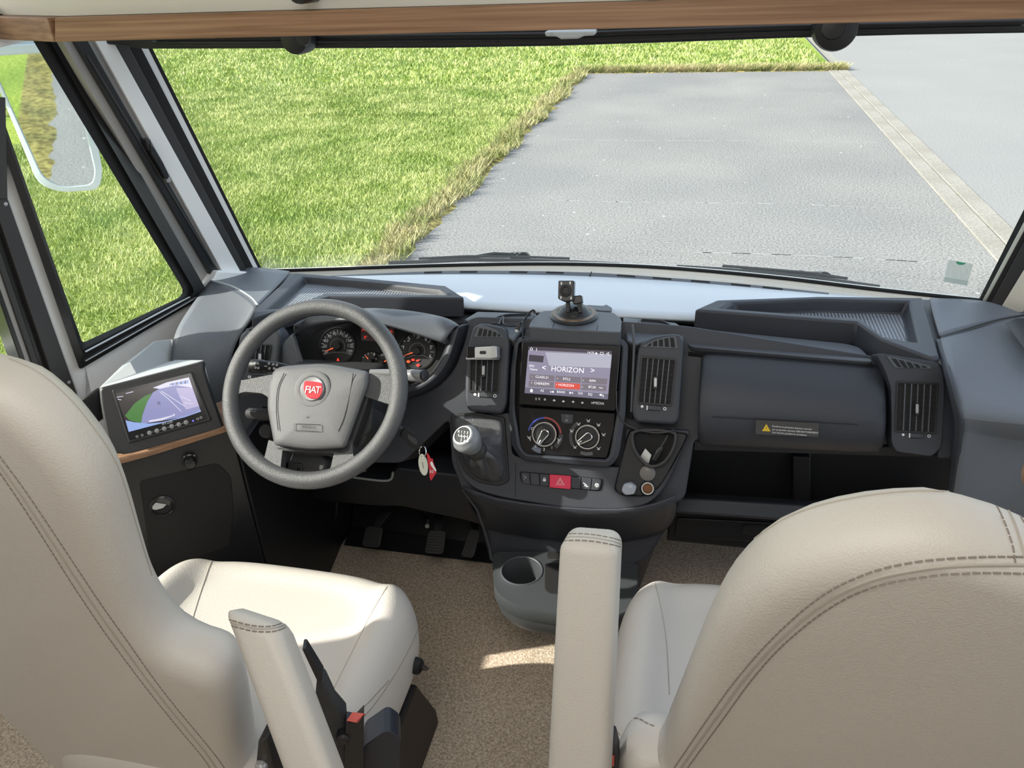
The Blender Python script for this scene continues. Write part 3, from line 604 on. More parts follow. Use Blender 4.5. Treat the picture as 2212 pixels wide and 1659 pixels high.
patch('end_cap', [[(2008, 646, 1.80), (2080, 648, 1.83), (2130, 652, 1.84), (2164, 662, 1.82), (2230, 690, 1.78)],
                  [(2018, 690, 1.70), (2090, 686, 1.74), (2140, 678, 1.78), (2180, 676, 1.80), (2240, 690, 1.775)],
                  [(2030, 728, 1.61), (2095, 708, 1.685), (2150, 692, 1.745), (2196, 683, 1.785), (2260, 676, 1.80)]], ENDP)
b = B().tube(smooth_path([at(2030, 730, y=1.605), at(2095, 711, y=1.675), at(2150, 695, y=1.735), at(2212, 683, y=1.78)], 6), .004, 8); b.build('end_bead', BLK, dash)
patch('end_panel', [[(2031, 731, 1.605), (2095, 712, 1.68), (2150, 696, 1.74), (2260, 678, 1.79)],
                    [(2034, 745, 1.57), (2100, 740, 1.62), (2160, 735, 1.66), (2260, 730, 1.70)],
                    [(2048, 800, 1.46), (2110, 800, 1.48), (2170, 800, 1.50), (2260, 800, 1.52)],
                    [(2068, 860, 1.40), (2120, 862, 1.41), (2170, 866, 1.42), (2270, 872, 1.43)],
                    [(2074, 905, 1.375), (2120, 912, 1.372), (2170, 916, 1.37), (2270, 925, 1.37)],
                    [(2080, 922, 1.40), (2130, 930, 1.43), (2180, 938, 1.44), (2270, 950, 1.44)],
                    [(2070, 985, 1.40), (2130, 1000, 1.43), (2180, 1005, 1.44), (2270, 1010, 1.44)],
                    [(2062, 1060, 1.40), (2130, 1075, 1.42), (2180, 1085, 1.43), (2280, 1090, 1.43)],
                    [(2040, 1160, 1.42), (2120, 1170, 1.43), (2190, 1175, 1.44), (2280, 1180, 1.44)]], ENDP)
patch('end_edge', [[(2022, 735, 1.61), (2033, 733, 1.60)], [(2030, 765, 1.54), (2040, 765, 1.53)], [(2044, 815, 1.45), (2056, 813, 1.43)], [(2058, 875, 1.40), (2072, 873, 1.385)], [(2066, 915, 1.39), (2080, 913, 1.372)], [(2062, 960, 1.42), (2074, 958, 1.40)], [(2048, 1060, 1.42), (2064, 1060, 1.40)], [(2030, 1160, 1.44), (2042, 1160, 1.42)]], DASH)
rp = thing('side_window_rail', 'black rail with a recess at the far right edge above the dash end', 'rail', at(2205, 740, y=1.60))
B().prism([at(2168, 697, y=1.70), at(2260, 690, y=1.72), at(2290, 800, y=1.46), at(2220, 770, y=1.52)], (.02, 0, .012)).build('rail_body', BLK, rp, bevel=.004)
sk = thing('passenger_side_shelf', 'rounded pale wooden shelf edge at the far right behind the passenger seat top', 'shelf', at(2208, 1030, y=1.1))
B().prism(zl(rnd([(2204, 1030), (2206, 1012), (2260, 1000), (2330, 1010), (2330, 1060), (2210, 1052)], 12), .78), (0, 0, .024)).build('shelf_board', WOOD, sk, bevel=.004)
# instrument hood and binnacle
Cl = Fr(at(800, 750, y=1.565), (0, -.86, .51))
lipp = [(634, 719), (651, 709), (694, 695), (743, 690), (800, 694), (851, 706), (911, 725), (960, 741)]
backp = [(638, 702), (661, 686), (708, 675), (770, 665), (830, 663), (905, 670), (973, 682), (990, 700)]
L0 = [S.hit(a, c, .035 - .03 * abs(i - 3.5) / 3.5) for i, (a, c) in enumerate(lipp)]
L1 = [at(a, c, z=.898 - .012 * abs(i - 3.5) / 3.5) for i, (a, c) in enumerate(backp)]
rows = [[p + V((0, .06, -.055)) for p in L1], L1, [p.lerp(q, .35) + V((0, 0, .007)) for p, q in zip(L1, L0)], [p.lerp(q, .75) + V((0, 0, .006)) for p, q in zip(L1, L0)], L0, [p + V((0, .012, -.010)) for p in L0], [p.lerp(q, .5) + V((0, .02, -.016)) for p, q in zip(L1, L0)]]
hood = B().grid(rows).build('instrument_hood', DASH2, dash, sub=2, solid=.003)
# binnacle cheeks
rows = [[S.hit(a, c, w) for a, c, w in r] for r in (
    [(634, 720, .0), (612, 742, -.03), (600, 770, -.045)], [(640, 735, .0), (622, 765, -.02), (606, 800, -.045)], [(652, 775, -.005), (628, 800, -.02), (612, 835, -.045)], [(668, 812, -.01), (648, 830, -.02), (635, 860, -.045)])]
B().grid(rows).build('binnacle_cheek', DASH2, dash, sub=2, solid=.006)
cr = sp2([(990, 701), (978, 740), (962, 782), (938, 815), (905, 838), (860, 850)], 4); ci = sp2([(962, 741), (957, 765), (945, 790), (925, 812), (897, 828), (855, 838)], 4)
co_ = sp2([(1012, 700), (998, 750), (980, 795), (952, 828), (915, 850), (865, 866)], 4)
B().grid([[S.hit(a, c, -.04) for a, c in co_], [S.hit(a, c, .0) for a, c in cr], [S.hit(a, c, -.004) for a, c in [((x0 + 3 * x1) / 4, (y0 + 3 * y1) / 4) for (x0, y0), (x1, y1) in zip(cr, ci)]], [Cl.hit(a, c, .004) for a, c in ci]]).build('binnacle_rim', DASH, dash, sub=1, solid=.004)
# cluster
cl = thing('instrument_cluster', 'black instrument cluster with red needles behind the steering wheel', 'instrument cluster', Cl.hit(800, 800))
cp = rnd([(640, 722), (694, 694), (770, 690), (850, 704), (915, 724), (965, 742), (962, 780), (938, 816), (900, 836), (850, 846), (700, 840), (660, 800)], 12)
B().prism(Cl.loop(cp, 0), -Cl.n * .02).build('dial_panel', BLKM, cl)
def gauge(name, px, py, r, a0, a1, labels, na, ticks, nl=.8, hub=.22, tsz=6, rl=.72):
    g = B().lathe(Cl.hit(px, py, .0), Cl.n, [(r * Cl.mpx(px, py), 0), (r * Cl.mpx(px, py), .003), (r * .93 * Cl.mpx(px, py), .004), (r * .9 * Cl.mpx(px, py), .0015), (.0005, .0015)], 40).build(name, BLK, cl)
    b = B()
    for i in range(ticks):
        a = math.radians(a0 + (a1 - a0) * i / (ticks - 1)); l = .12 if i % 2 else .2
        seg2(b, Cl, (px + r * .9 * math.cos(a), py - r * .9 * math.sin(a)), (px + r * (.9 - l) * math.cos(a), py - r * (.9 - l) * math.sin(a)), 1.0, .0022)
    for tx, aa in labels:
        a = math.radians(aa); letters(b, Cl, [(tx, px + r * rl * math.cos(a), py - r * rl * math.sin(a), tsz)], .0022)
    b.build('scale', INK, g, smooth=False)
    b = B(); a = math.radians(na); d = np.array((math.cos(a), -math.sin(a))); n = np.array((d[1], -d[0])); c = np.array((px, py))
    b.prism(Cl.loop([tuple(c + n * 1.8), tuple(c + d * r * nl), tuple(c - n * 1.8)], .006), Cl.n * .001); b.build('needle', ORL, g, smooth=False)
    k = Cl.mpx(px, py); B().lathe(Cl.hit(px, py, .002), Cl.n, [(r * hub * k, 0), (r * hub * k, .005), (r * hub * .8 * k, .007), (.0005, .0075)], 20).build('hub', BLK, g)
    return g
A = lambda t, n: 205 - (235) * t / (n - 1)
g = gauge('speedometer', 729, 748, 39, 210, -30, [(str(10 + 20 * i), 205 - i * 228 / 9) for i in range(10)], 203, 19, nl=.82, tsz=6.4, rl=.70)
b = B(); arcband(b, Cl, 729, 748, 15, 15.8, 200, -20, .0023); seg2(b, Cl, (702, 766), (717, 761), .9, .0023); seg2(b, Cl, (717, 761), (742, 761), .9, .0023); seg2(b, Cl, (742, 761), (761, 768), .9, .0023); b.build('inner_arc', INKD, g, smooth=False)
g = gauge('rev_counter', 901, 758, 41, 205, -25, [('1', 165), ('2', 128), ('3', 88), ('4', 52), ('5', 14), ('6', -22)], 200, 12, nl=.8, tsz=8, rl=.74)
b = B(); arcband(b, Cl, 901, 758, 16, 16.8, 200, -20, .0023); seg2(b, Cl, (880, 773), (892, 768), .9, .0023); seg2(b, Cl, (892, 768), (914, 768), .9, .0023); seg2(b, Cl, (914, 768), (936, 778), .9, .0023); b.build('inner_arc', INKD, g, smooth=False)
gauge('fuel_gauge', 800, 781, 22, 150, 60, [('F', 62)], 130, 5, nl=.85, hub=.28, tsz=6, rl=.8)
gauge('temperature_gauge', 826, 783, 20, 150, 20, [('H', 92)], 25, 5, nl=.85, hub=.28, tsz=5.5, rl=.8)
dp = B().prism(Cl.loop([(778, 702), (851, 708), (853, 741), (781, 735)], .003), -Cl.n * .003).build('trip_display', mat('display_dark', (.02, .015, .015), .3, emit=(.05, .02, .018), es=.3), cl, smooth=False)
b = B(); letters(b, Cl, [('Auto', 793, 712, 8), ('0 h', 842, 716, 7), ('8°', 790, 729, 6), ('0', 818, 731, 5)], .0036); b.build('display_text', REDL, dp, smooth=False)
for i, (x, y) in enumerate(((730, 779), (882, 781), (892, 777), (902, 778), (903, 789))):
    b = B()
    if i == 0: b.poly(Cl.loop([(x - 3.5, y + 5), (x - 2, y - 3), (x, y - 6), (x + 2, y - 3), (x + 4, y + 5)], .0046))
    elif i == 2: b.poly(Cl.loop([(x - 3.5, y - 2), (x + 3.5, y - 2), (x + 3.5, y + 2.5), (x - 3.5, y + 2.5)], .0046))
    elif i == 3: b.poly(Cl.loop([(x - 4, y), (x + 2, y - 1), (x + 5, y - 2.5), (x + 2, y + 2.5), (x - 3, y + 2.5)], .0046))
    else: arcband(b, Cl, x, y, 1.7, 3.2, 0, 359, .0045, 14); b.poly(Cl.loop([(x - 4.4, y - 1), (x + 4.4, y - 1), (x + 4.4, y + 1), (x - 4.4, y + 1)], .0046))
    b.build('warning_light', ORL if i == 1 else REDL, cl, smooth=False)
# driver side lower dash
KB = Fr(at(900, 1060, y=1.56), (0, -.80, -.60 * .3))
b = B()
kt = [(560, 985), (765, 1033), (838, 1040), (850, 1022), (862, 1012), (985, 1027), (1000, 1050)]; kb = [(560, 1040), (700, 1080), (800, 1090), (870, 1092), (930, 1106), (1000, 1120), (1046, 1134)]
T = [at(a, c, y=1.52) for a, c in kt]; T2 = [p + V((0, .05, .004)) for p in T]; K = [at(a, c, y=1.60) for a, c in kb]; M2 = [p.lerp(q, .45) + V((0, -.012, 0)) for p, q in zip(T, K)]
B().grid([[p + V((0, .10, -.03)) for p in T2], T2, T, M2, K, [p + V((0, .06, .01)) for p in K]]).build('knee_panel', DASH, dash, solid=.004, bevel=.003)
B().tube([p + V((0, -.002, .004)) for p in smooth_path(T[1:4], 5)], .003, 6).build('knee_panel_edge', SILLP, dash)
B().prism([at(640, 1030, y=1.60), at(860, 1035, y=1.60), at(870, 985, y=1.60), at(640, 950, y=1.60)], (0, .05, 0)).build('under_column_cover', BLK, dash, bevel=.01)
# ------------------------------------------------------------------ centre stack
def corner(pts, r): return rnd(pts, r)
cs = thing('centre_console', 'black centre console with switch row, coin tray and cup holder between the seats', 'centre console', (-.04, 1.42, 0))
lip = rnd([(984, 893), (1100, 892), (1104, 925), (1106, 985), (1345, 1010), (1352, 926), (1492, 930), (1452, 1020), (1432, 1060), (1400, 1090), (1330, 1102), (1215, 1096), (1090, 1076), (1030, 1060), (996, 1030), (980, 975)], [4, 4, 4, 14, 14, 8, 10, 20, 20, 30, 30, 30, 20, 30, 30, 20])
plate('body', S, lip, -.012, .06, DASH, cs, bevel=.008, seg=4)
# sloping column down to the cup holder
T = [S.hit(a, c, -.012) for a, c in ((1000, 1050), (1060, 1080), (1215, 1098), (1340, 1104), (1420, 1090), (1460, 1070))]
Mi = [at(a, c, y=1.43) for a, c in ((1030, 1090), (1072, 1112), (1215, 1134), (1330, 1138), (1416, 1134), (1462, 1112))]
Lo = [at(a, c, y=1.52) for a, c in ((1040, 1135), (1076, 1150), (1215, 1170), (1320, 1172), (1404, 1160), (1440, 1140))]
Bo = [at(a, c, y=1.50) for a, c in ((1058, 1205), (1085, 1215), (1210, 1225), (1300, 1230), (1370, 1225), (1410, 1190))]
Fl = [V((-.05 + (p.x + .05) * .75, p.y + .14, .0)) for p in Bo]
B().grid([T, Mi, Lo, Bo, Fl]).build('column_cover', DASH, cs, solid=.006, bevel=.006, sub=1)
b = B(); b.prism([at(a, c, y=1.475) for a, c in ((1195, 1120), (1265, 1124), (1265, 1140), (1195, 1136))], (0, .01, 0)); b.build('blank_plate', BLKM, cs, bevel=.002)
b = B().tube([at(a, c, y=yy) for a, c, yy in ((1000, 1058, 1.39), (1030, 1100, 1.42), (1045, 1140, 1.49), (1058, 1185, 1.49), (1062, 1210, 1.46))], .003, 6); b.build('column_edge', DASH2, cs)
# cup holder tray
zc = .275
co_ = rnd(zl([(1062, 1192), (1200, 1190), (1380, 1196), (1380, 1330), (1220, 1328), (1120, 1312), (1068, 1282)], zc), [.02, 0, .02, .05, .02, .06, .06], 5)
hc = at(1127, 1234, z=zc); hr = .050
N = 48
def radial(poly, c, n=N):
    P = resample(poly, 240, True); out = []
    for i in range(n):
        a = 2 * math.pi * i / n; out.append(min(P, key=lambda p: abs(((math.atan2(p.y - c.y, p.x - c.x) - a + math.pi) % (2 * math.pi)) - math.pi)))
    return out
O = radial(co_, hc); Cc = [hc + V((math.cos(2 * math.pi * i / N) * hr, math.sin(2 * math.pi * i / N) * hr, 0)) for i in range(N)]
cen = sum(O, V()) / N
def shr(k, dz): return [cen + (p - cen) * k + V((0, 0, dz)) for p in O]
tr = B().loops([shr(.80, -.095), shr(.90, -.075), shr(.97, -.045), shr(.975, -.040), shr(1, -.036), shr(1, -.006), shr(.985, 0), [p.lerp(q, .12) for p, q in zip(Cc, O)], [p + V((0, 0, .002)) for p in Cc], [hc + (p - hc) * .95 + V((0, 0, -.004)) for p in Cc], [hc + (p - hc) * .86 + V((0, 0, -.078)) for p in Cc]], True, True).build('cup_tray', mat('cup_tray_plastic', (.058, .063, .068), .42, bump=(900, .2)), cs, ang=50)
B().tube([p + V((0, 0, .002)) for p in Cc], .0022, 6, close=True).build('cup_rim', DASH2, tr)
B().lathe(hc + V((.038, .006, -.035)), (-1, 0, .3), [(.012, -.006), (.013, 0), (.010, .006), (.001, .008)], 16).build('cup_clip', DASH2, tr)
b = B(); b.prism(zl(rnd([(1176, 1216), (1330, 1216), (1330, 1290), (1186, 1282), (1176, 1274)], 6), zc + .0015), (0, 0, -.02)); b.build('slot_tray', BLKM, tr, bevel=.002)
b = B(); b.prism(zl(rnd([(1182, 1190), (1330, 1192), (1330, 1206), (1180, 1204)], 5), zc + .004), (0, 0, -.02)); b.build('slot_tray', BLKM, tr, bevel=.002)
# surround of screen and climate panel
fo = rnd([(1112, 736), (1128, 726), (1345, 732), (1358, 745), (1352, 890), (1338, 985), (1318, 1010), (1128, 994), (1105, 965), (1099, 890), (1104, 790)], [10, 8, 8, 10, 10, 16, 14, 14, 16, 10, 10])
fi = rnd([(1122, 742), (1130, 740), (1340, 747), (1342, 750), (1333, 890), (1316, 985), (1308, 992), (1136, 980), (1126, 965), (1113, 890), (1116, 790)], [10, 8, 8, 10, 10, 16, 14, 14, 16, 10, 10])
B().loops([S.loop(fo, -.03), S.loop(fo, .006), S.loop([((a + c * 2) / 3, (d + e * 2) / 3) for (a, d), (c, e) in zip(fo, fi)], .012), S.loop(fi, .008), S.loop(fi, -.03)], False, False).build('stack_surround', DASH, cs, bevel=.002)
B().prism(S.loop(fi, -.014), -S.n * .02).build('stack_back', BLKM, cs)
B().prism(S.loop([(1096, 752), (1108, 744), (1112, 800), (1100, 985), (1092, 900)], -.030), -S.n * .02).build('side_gap', BLKM, cs)
b = B(); b.prism(S.loop([(1352, 736), (1362, 733), (1372, 742), (1366, 905), (1354, 900)], -.026), -S.n * .03); b.build('side_gap', BLKM, cs)
B().tube([S.hit(a, c, .003) for a, c in ((1366, 700), (1370, 745), (1364, 890))], .003, 6).build('side_bead', DASH2, cs)
# box above the screen
PT = rnd([(1172, 671), (1250, 669), (1326, 675), (1343, 688), (1341, 718), (1238, 713), (1141, 706), (1150, 688)], [6, 4, 6, 6, 6, 3, 6, 8])
Tt = zl(PT, .903); ctr = sum(Tt, V()) / len(Tt)
pod = B().loops([[ctr + (p - ctr) * 1.02 + V((0, .004, -.10)) for p in Tt], [p + V((0, .002, -.016)) for p in Tt], Tt]).build('top_box', DASH2, cs, bevel=.005, seg=3)
b = B(); f2 = Fr(ctr + V((0, 0, .0004)), (0, 0, 1))
seg2(b, f2, (1194, 708), (1198, 693), 1.2, .0003); seg2(b, f2, (1198, 693), (1206, 688), 1.2, .0003); seg2(b, f2, (1289, 714), (1291, 702), 1.2, .0003)
for a, c in zip([(1227, 694), (1232, 699), (1250, 700)], [(1232, 699), (1250, 700), (1256, 695)]): seg2(b, f2, a, c, 1.2, .0003)
b.build('lid_seams', BLKM, pod, smooth=False)
B().prism(S.loop([(1137, 712), (1341, 723), (1341, 738), (1132, 728)], -.002), -S.n * .03).build('fascia_strip', DASH, cs, bevel=.003)
# head unit
hu = thing('touchscreen_radio', 'large touchscreen radio showing a station list in the centre stack', 'radio', S.hit(1230, 878))
bz = rnd([(1127, 737), (1341, 746), (1329, 888), (1119, 874)], 6)
B().prism(S.loop(bz, .020), -S.n * .024).build('bezel', GLOSS, hu, bevel=.0025)
sc_ = [(1142, 748), (1322, 758), (1313, 863), (1133, 849)]
SCRM = mat('screen_glow', (.02, .02, .03), .12, emit=(.29, .265, .36), es=1.0); SC2 = mat('screen_tile', (.02, .02, .02), .15, emit=(.20, .175, .21), es=1.0); SC3 = mat('screen_bar', (.02, .02, .03), .15, emit=(.155, .145, .20), es=1.0)
SC4 = mat('screen_red', (.2, .02, .02), .2, emit=(.75, .10, .07), es=.8); SCW = mat('screen_white', (.7, .7, .7), .3, emit=(.8, .8, .85), es=.9); SC5 = mat('screen_reflection', (.02, .02, .03), .12, emit=(.46, .46, .55), es=1.0); SC6 = mat('screen_dark', (.01, .01, .01), .15, emit=(.06, .05, .07), es=1)
scr = B().prism(S.loop(sc_, .0203), -S.n * .001).build('screen', SCRM, hu, smooth=False)
b = B(); F = lambda pts, w, m: b.poly(S.loop(pts, w), m)
F([(1142, 748), (1322, 758), (1321.5, 765), (1141.5, 756)], .0206, 4); F([(1143, 766), (1175, 769), (1173, 783), (1142, 780)], .0206, 4)
F([(1178, 761), (1321.5, 767), (1319, 795), (1186, 790)], .0206, 3)  # bright window reflection painted as a pale glowing panel
for r in range(2):
    for c in range(3):
        x0 = 1144 - r * 1.5 + c * 57; y0 = 808 + r * 14.5 + c * 3.4
        F([(x0, y0), (x0 + 54, y0 + 3.2), (x0 + 53, y0 + 15.8), (x0 - 1, y0 + 12.5)], .0206, 2 if (r == 1 and c == 1) else 0)
F([(1134, 837), (1314, 851), (1313, 863), (1133, 849)], .0206, 1)
b.build('screen_tiles', [SC2, SC3, SC4, SC5, SC6], scr, smooth=False)
b = B(); letters(b, S, [('HORIZON', 1226, 799, 11), ('FM1', 1149, 791, 5), ('None', 1153, 798, 5), ('CLASS.21', 1171, 815, 5.2), ('RTL2', 1224, 819, 5.2), ('RFM', 1280, 823, 5.2), ('CHERIEFM', 1170, 829, 5.2), ('HORIZON', 1223, 832.5, 5.2), ('87.50', 1279, 836.5, 5.2), ('MHz', 1298, 838, 3), ('AS', 1171, 844, 5), ('BAND', 1212, 847, 4.8), ('DX', 1254, 850, 5), ('EQ', 1275, 852, 5), ('14:25', 1276, 762, 5),
    ('1', 1149, 814, 3), ('2', 1148, 827, 3), ('3', 1204, 818, 3), ('4', 1202, 831, 3), ('5', 1260, 822, 3), ('6', 1258, 836, 3), ('<', 1175, 795, 12), ('>', 1280, 801, 12)], .0209)
F([(1189, 844), (1189, 849), (1190, 849), (1190, 844)], .0209, 0); F([(1196, 844), (1190.5, 846.5), (1196, 849)], .0209, 0)
F([(1230, 846), (1230, 851), (1236, 848.7)], .0209, 0); F([(1236.5, 846.3), (1237.5, 846.3), (1237.5, 851.3), (1236.5, 851.3)], .0209, 0)
F([(1144, 844), (1148, 839.5), (1152, 844), (1150.5, 844), (1150.5, 847.5), (1145.5, 847), (1145.5, 844)], .0209, 0)
F([(1294, 853), (1299, 850), (1299, 856)], .0209, 0); seg2(b, S, (1299, 853), (1303, 854), 1.3, .0209); seg2(b, S, (1303, 854), (1303, 858), 1.3, .0209)
arcband(b, S, 1148, 754, 2, 3, 0, 359, .0209, 14); seg2(b, S, (1159, 752), (1159, 758), 1, .0209); F([(1285, 765), (1288, 760), (1291, 765)], .0209, 0)
for p, q in (((1297, 761), (1303, 761)), ((1303, 761), (1303, 766)), ((1303, 766), (1297, 766)), ((1297, 766), (1297, 761)), ((1310, 764), (1315, 761)), ((1315, 761), (1315, 767)), ((1315, 767), (1310, 764))): seg2(b, S, p, q, .8, .0209)
b.build('screen_text', SCW, scr, smooth=False)
b = B(); letters(b, S, [('idMEDIA', 1291, 871, 5.5)], .0206)
for x, y in ((1177, 863), (1197, 865), (1217, 867), (1238, 868), (1258, 870)): arcband(b, S, x, y, 1.2, 2.2, 0, 359, .0206, 12)
for x in (1156, 1163): seg2(b, S, (x, 860), (x + 4, 860.4), 1, .0206); b.poly(S.loop([(x, 862.5), (x + 4, 862.7), (x + 2, 864.5)], .0206))
for x, y in ((1197, 865), (1217, 867), (1238, 868), (1258, 870)): seg2(b, S, (x - 3, y), (x + 3, y + .3), .9, .0207)
b.build('button_marks', INK, hu, smooth=False)
# climate panel
cc = thing('climate_control_panel', 'gloss black heater panel with two round dials under the touchscreen', 'control panel', S.hit(1220, 992))
B().prism(S.loop(rnd([(1119, 878), (1329, 892), (1326, 930), (1311, 991), (1134, 981), (1122, 962)], [3, 3, 10, 8, 8, 14]), .004), -S.n * .02).build('panel', GLOSS, cc, bevel=.002)
def dial(px, py, ang, name):
    k = S.mpx(px, py); R = 27 * k
    d = B().lathe(S.hit(px, py, .004), S.n, [(R, 0), (R, .006), (R * .97, .012), (R * .80, .013), (R * .76, .010), (.001, .010)], 40).build(name, BLK, cc)
    B().lathe(S.hit(px, py, .015), S.n, [(R * .98, 0), (R * .96, .003), (R * .88, .003), (R * .86, 0)], 40, caps=False).build('chrome_ring', CHR, d)
    a = math.radians(ang); dx = np.array((math.cos(a), -math.sin(a))); n = np.array((dx[1], -dx[0])); c = np.array((px, py), float)
    P = rnd([tuple(c - dx * 9 + n * 9), tuple(c + dx * 24 + n * 4), tuple(c + dx * 24 - n * 4), tuple(c - dx * 9 - n * 9)], [9, 2, 2, 9], 5)
    B().prism(S.loop(P, .030), -S.n * .018).build('grip', BLK, d, bevel=.002)
    B().tube(S.loop(P, .030), .0013, 6, close=True).build('grip_outline', CHR, d)
    b = B(); seg2(b, S, tuple(c + dx * 15), tuple(c + dx * 22), 2.2, .0306); b.build('pointer', INK, d, smooth=False)
dial(1176, 938, 237, 'temperature_dial'); dial(1269, 944, 213, 'airflow_dial')
b = B(); arcband(b, S, 1176, 938, 33, 36.5, 172, 95, .0046, mi=0); arcband(b, S, 1176, 938, 33, 37, 95, 8, .0046, mi=1); arcband(b, S, 1176, 938, 31, 42, 232, 262, .0045, mi=2); arcband(b, S, 1176, 938, 31, 40, 5, -45, .0044, mi=3); arcband(b, S, 1269, 944, 33, 40, 215, 130, .0044, mi=3); arcband(b, S, 1269, 944, 33, 40, 250, 292, .0044, mi=4)
b.build('dial_arcs', [BLUEM, mat('red_mark', (.35, .05, .05), .4), mat('blue_grey_mark', (.16, .18, .25), .35), mat('charcoal_mark', (.05, .05, .055), .3), mat('pale_mark', (.10, .10, .11), .3)], cc, smooth=False)
b = B(); letters(b, S, [('4', 1145, 950, 6), ('3', 1157, 965, 6), ('2', 1175, 971, 6), ('1', 1192, 967, 6), ('0', 1206, 956, 6)], .005); b.build('fan_speed_numbers', INK, cc, smooth=False)
for x, y in ((1250, 915), (1271, 908), (1293, 917), (1304, 938), (1293, 968), (1242, 965), (1235, 930), (1143, 944), (1208, 949)):
    b = B(); seg2(b, S, (x - 4, y - 2), (x, y + 2), 1.3, .005); seg2(b, S, (x, y + 2), (x + 4, y - 2), 1.3, .005); seg2(b, S, (x - 3, y + 3), (x + 3, y + 3.2), 1.1, .005); b.build('air_flow_symbol', INK, cc, smooth=False)
b = B(); arcband(b, S, 1150, 926, 2, 3, 0, 359, .005, 12); b.build('air_flow_symbol', INK, cc, smooth=False)
ab = B().prism(S.loop(rnd([(1211, 893), (1239, 895), (1237, 914), (1231, 916), (1217, 915), (1212, 911)], 3), .0065), -S.n * .01).build('push_button', DASH, cc, bevel=.0015)
b = B(); letters(b, S, [('A/C', 1225, 899, 3)], .007); arcband(b, S, 1224, 908, 1.2, 2.6, 0, 359, .007, 12); b.build('button_mark', INKD, ab, smooth=False)
# switch row
sw = thing('switch_row', 'row of dash switches with the red hazard button in the middle', 'switch panel', S.hit(1215, 1062))
B().prism(S.loop(rnd([(1121, 1018), (1304, 1034), (1298, 1062), (1126, 1045)], [6, 6, 10, 10]), -.0105), -S.n * .004).build('bezel', BLKM, sw, bevel=.001)
xt = [1124, 1144, 1165, 1187, 1233, 1256, 1279, 1301]; xb = [1128, 1146, 1166, 1187, 1232, 1254, 1276, 1295]
icons = B()
for i in range(7):
    y = lambda x: 1020 + (x - 1124) * .0867; hz = i == 3
    q = [(xt[i] + .8, y(xt[i])), (xt[i + 1] - .8, y(xt[i + 1])), (xb[i + 1] - .8, y(xb[i + 1]) + 25), (xb[i] + .8, y(xb[i]) + 25)]
    if hz: q = [(1187, 1025), (1233, 1028.5), (1232, 1057), (1187, 1053)]
    hbn = B().prism(S.loop(rnd(q, [7 if i == 0 else 1.5, 7 if i == 6 else 1.5, 9 if i == 6 else 1.5, 9 if i == 0 else 1.5]), -.004 if hz else -.007), -S.n * .006).build('hazard_button' if hz else 'switch', REDH if hz else DASH, sw, bevel=.001)
    if hz:
        bb = B()
        for r in (9, 5.0):
            T3 = [(1210, 1041 - r), (1210 + r, 1041 + r * .75), (1210 - r, 1041 + r * .68)]
            for p, q2 in zip(T3, T3[1:] + T3[:1]): seg2(bb, S, p, q2, 1.0, -.0036)
        bb.build('hazard_triangle', mat('pale_red_ink', (.8, .45, .45), .5), hbn, smooth=False); hbn['label'] = 'red hazard button'
for p, q in (((1173, 1037), (1179, 1037.5)),): seg2(icons, S, p, q, 5, -.0066)
arcband(icons, S, 1176, 1034, 1.6, 2.5, 0, 180, -.0066, 8)
for p, q in (((1260, 1043), (1268, 1049)), ((1262, 1050), (1266, 1046)), ((1265, 1051), (1271, 1051))): seg2(icons, S, p, q, 1.6, -.0066)
arcband(icons, S, 1289, 1048, 3.2, 4.4, 0, 359, -.0066, 16); seg2(icons, S, (1286, 1047), (1292, 1047.4), 1.4, -.0066); seg2(icons, S, (1289, 1047), (1289, 1051), 1.2, -.0066)
icons.build('switch_marks', INK, sw, smooth=False)
b = B(); seg2(b, S, (1130, 1027), (1138, 1033), 1.2, -.0066); seg2(b, S, (1132, 1036), (1136, 1029), 1.2, -.0066); b.build('switch_marks', INKD, sw, smooth=False)
b = B(); seg2(b, S, (1114, 1000), (1113, 1074), 1.2, -.0116); b.build('body_seam', BLKM, cs, smooth=False)
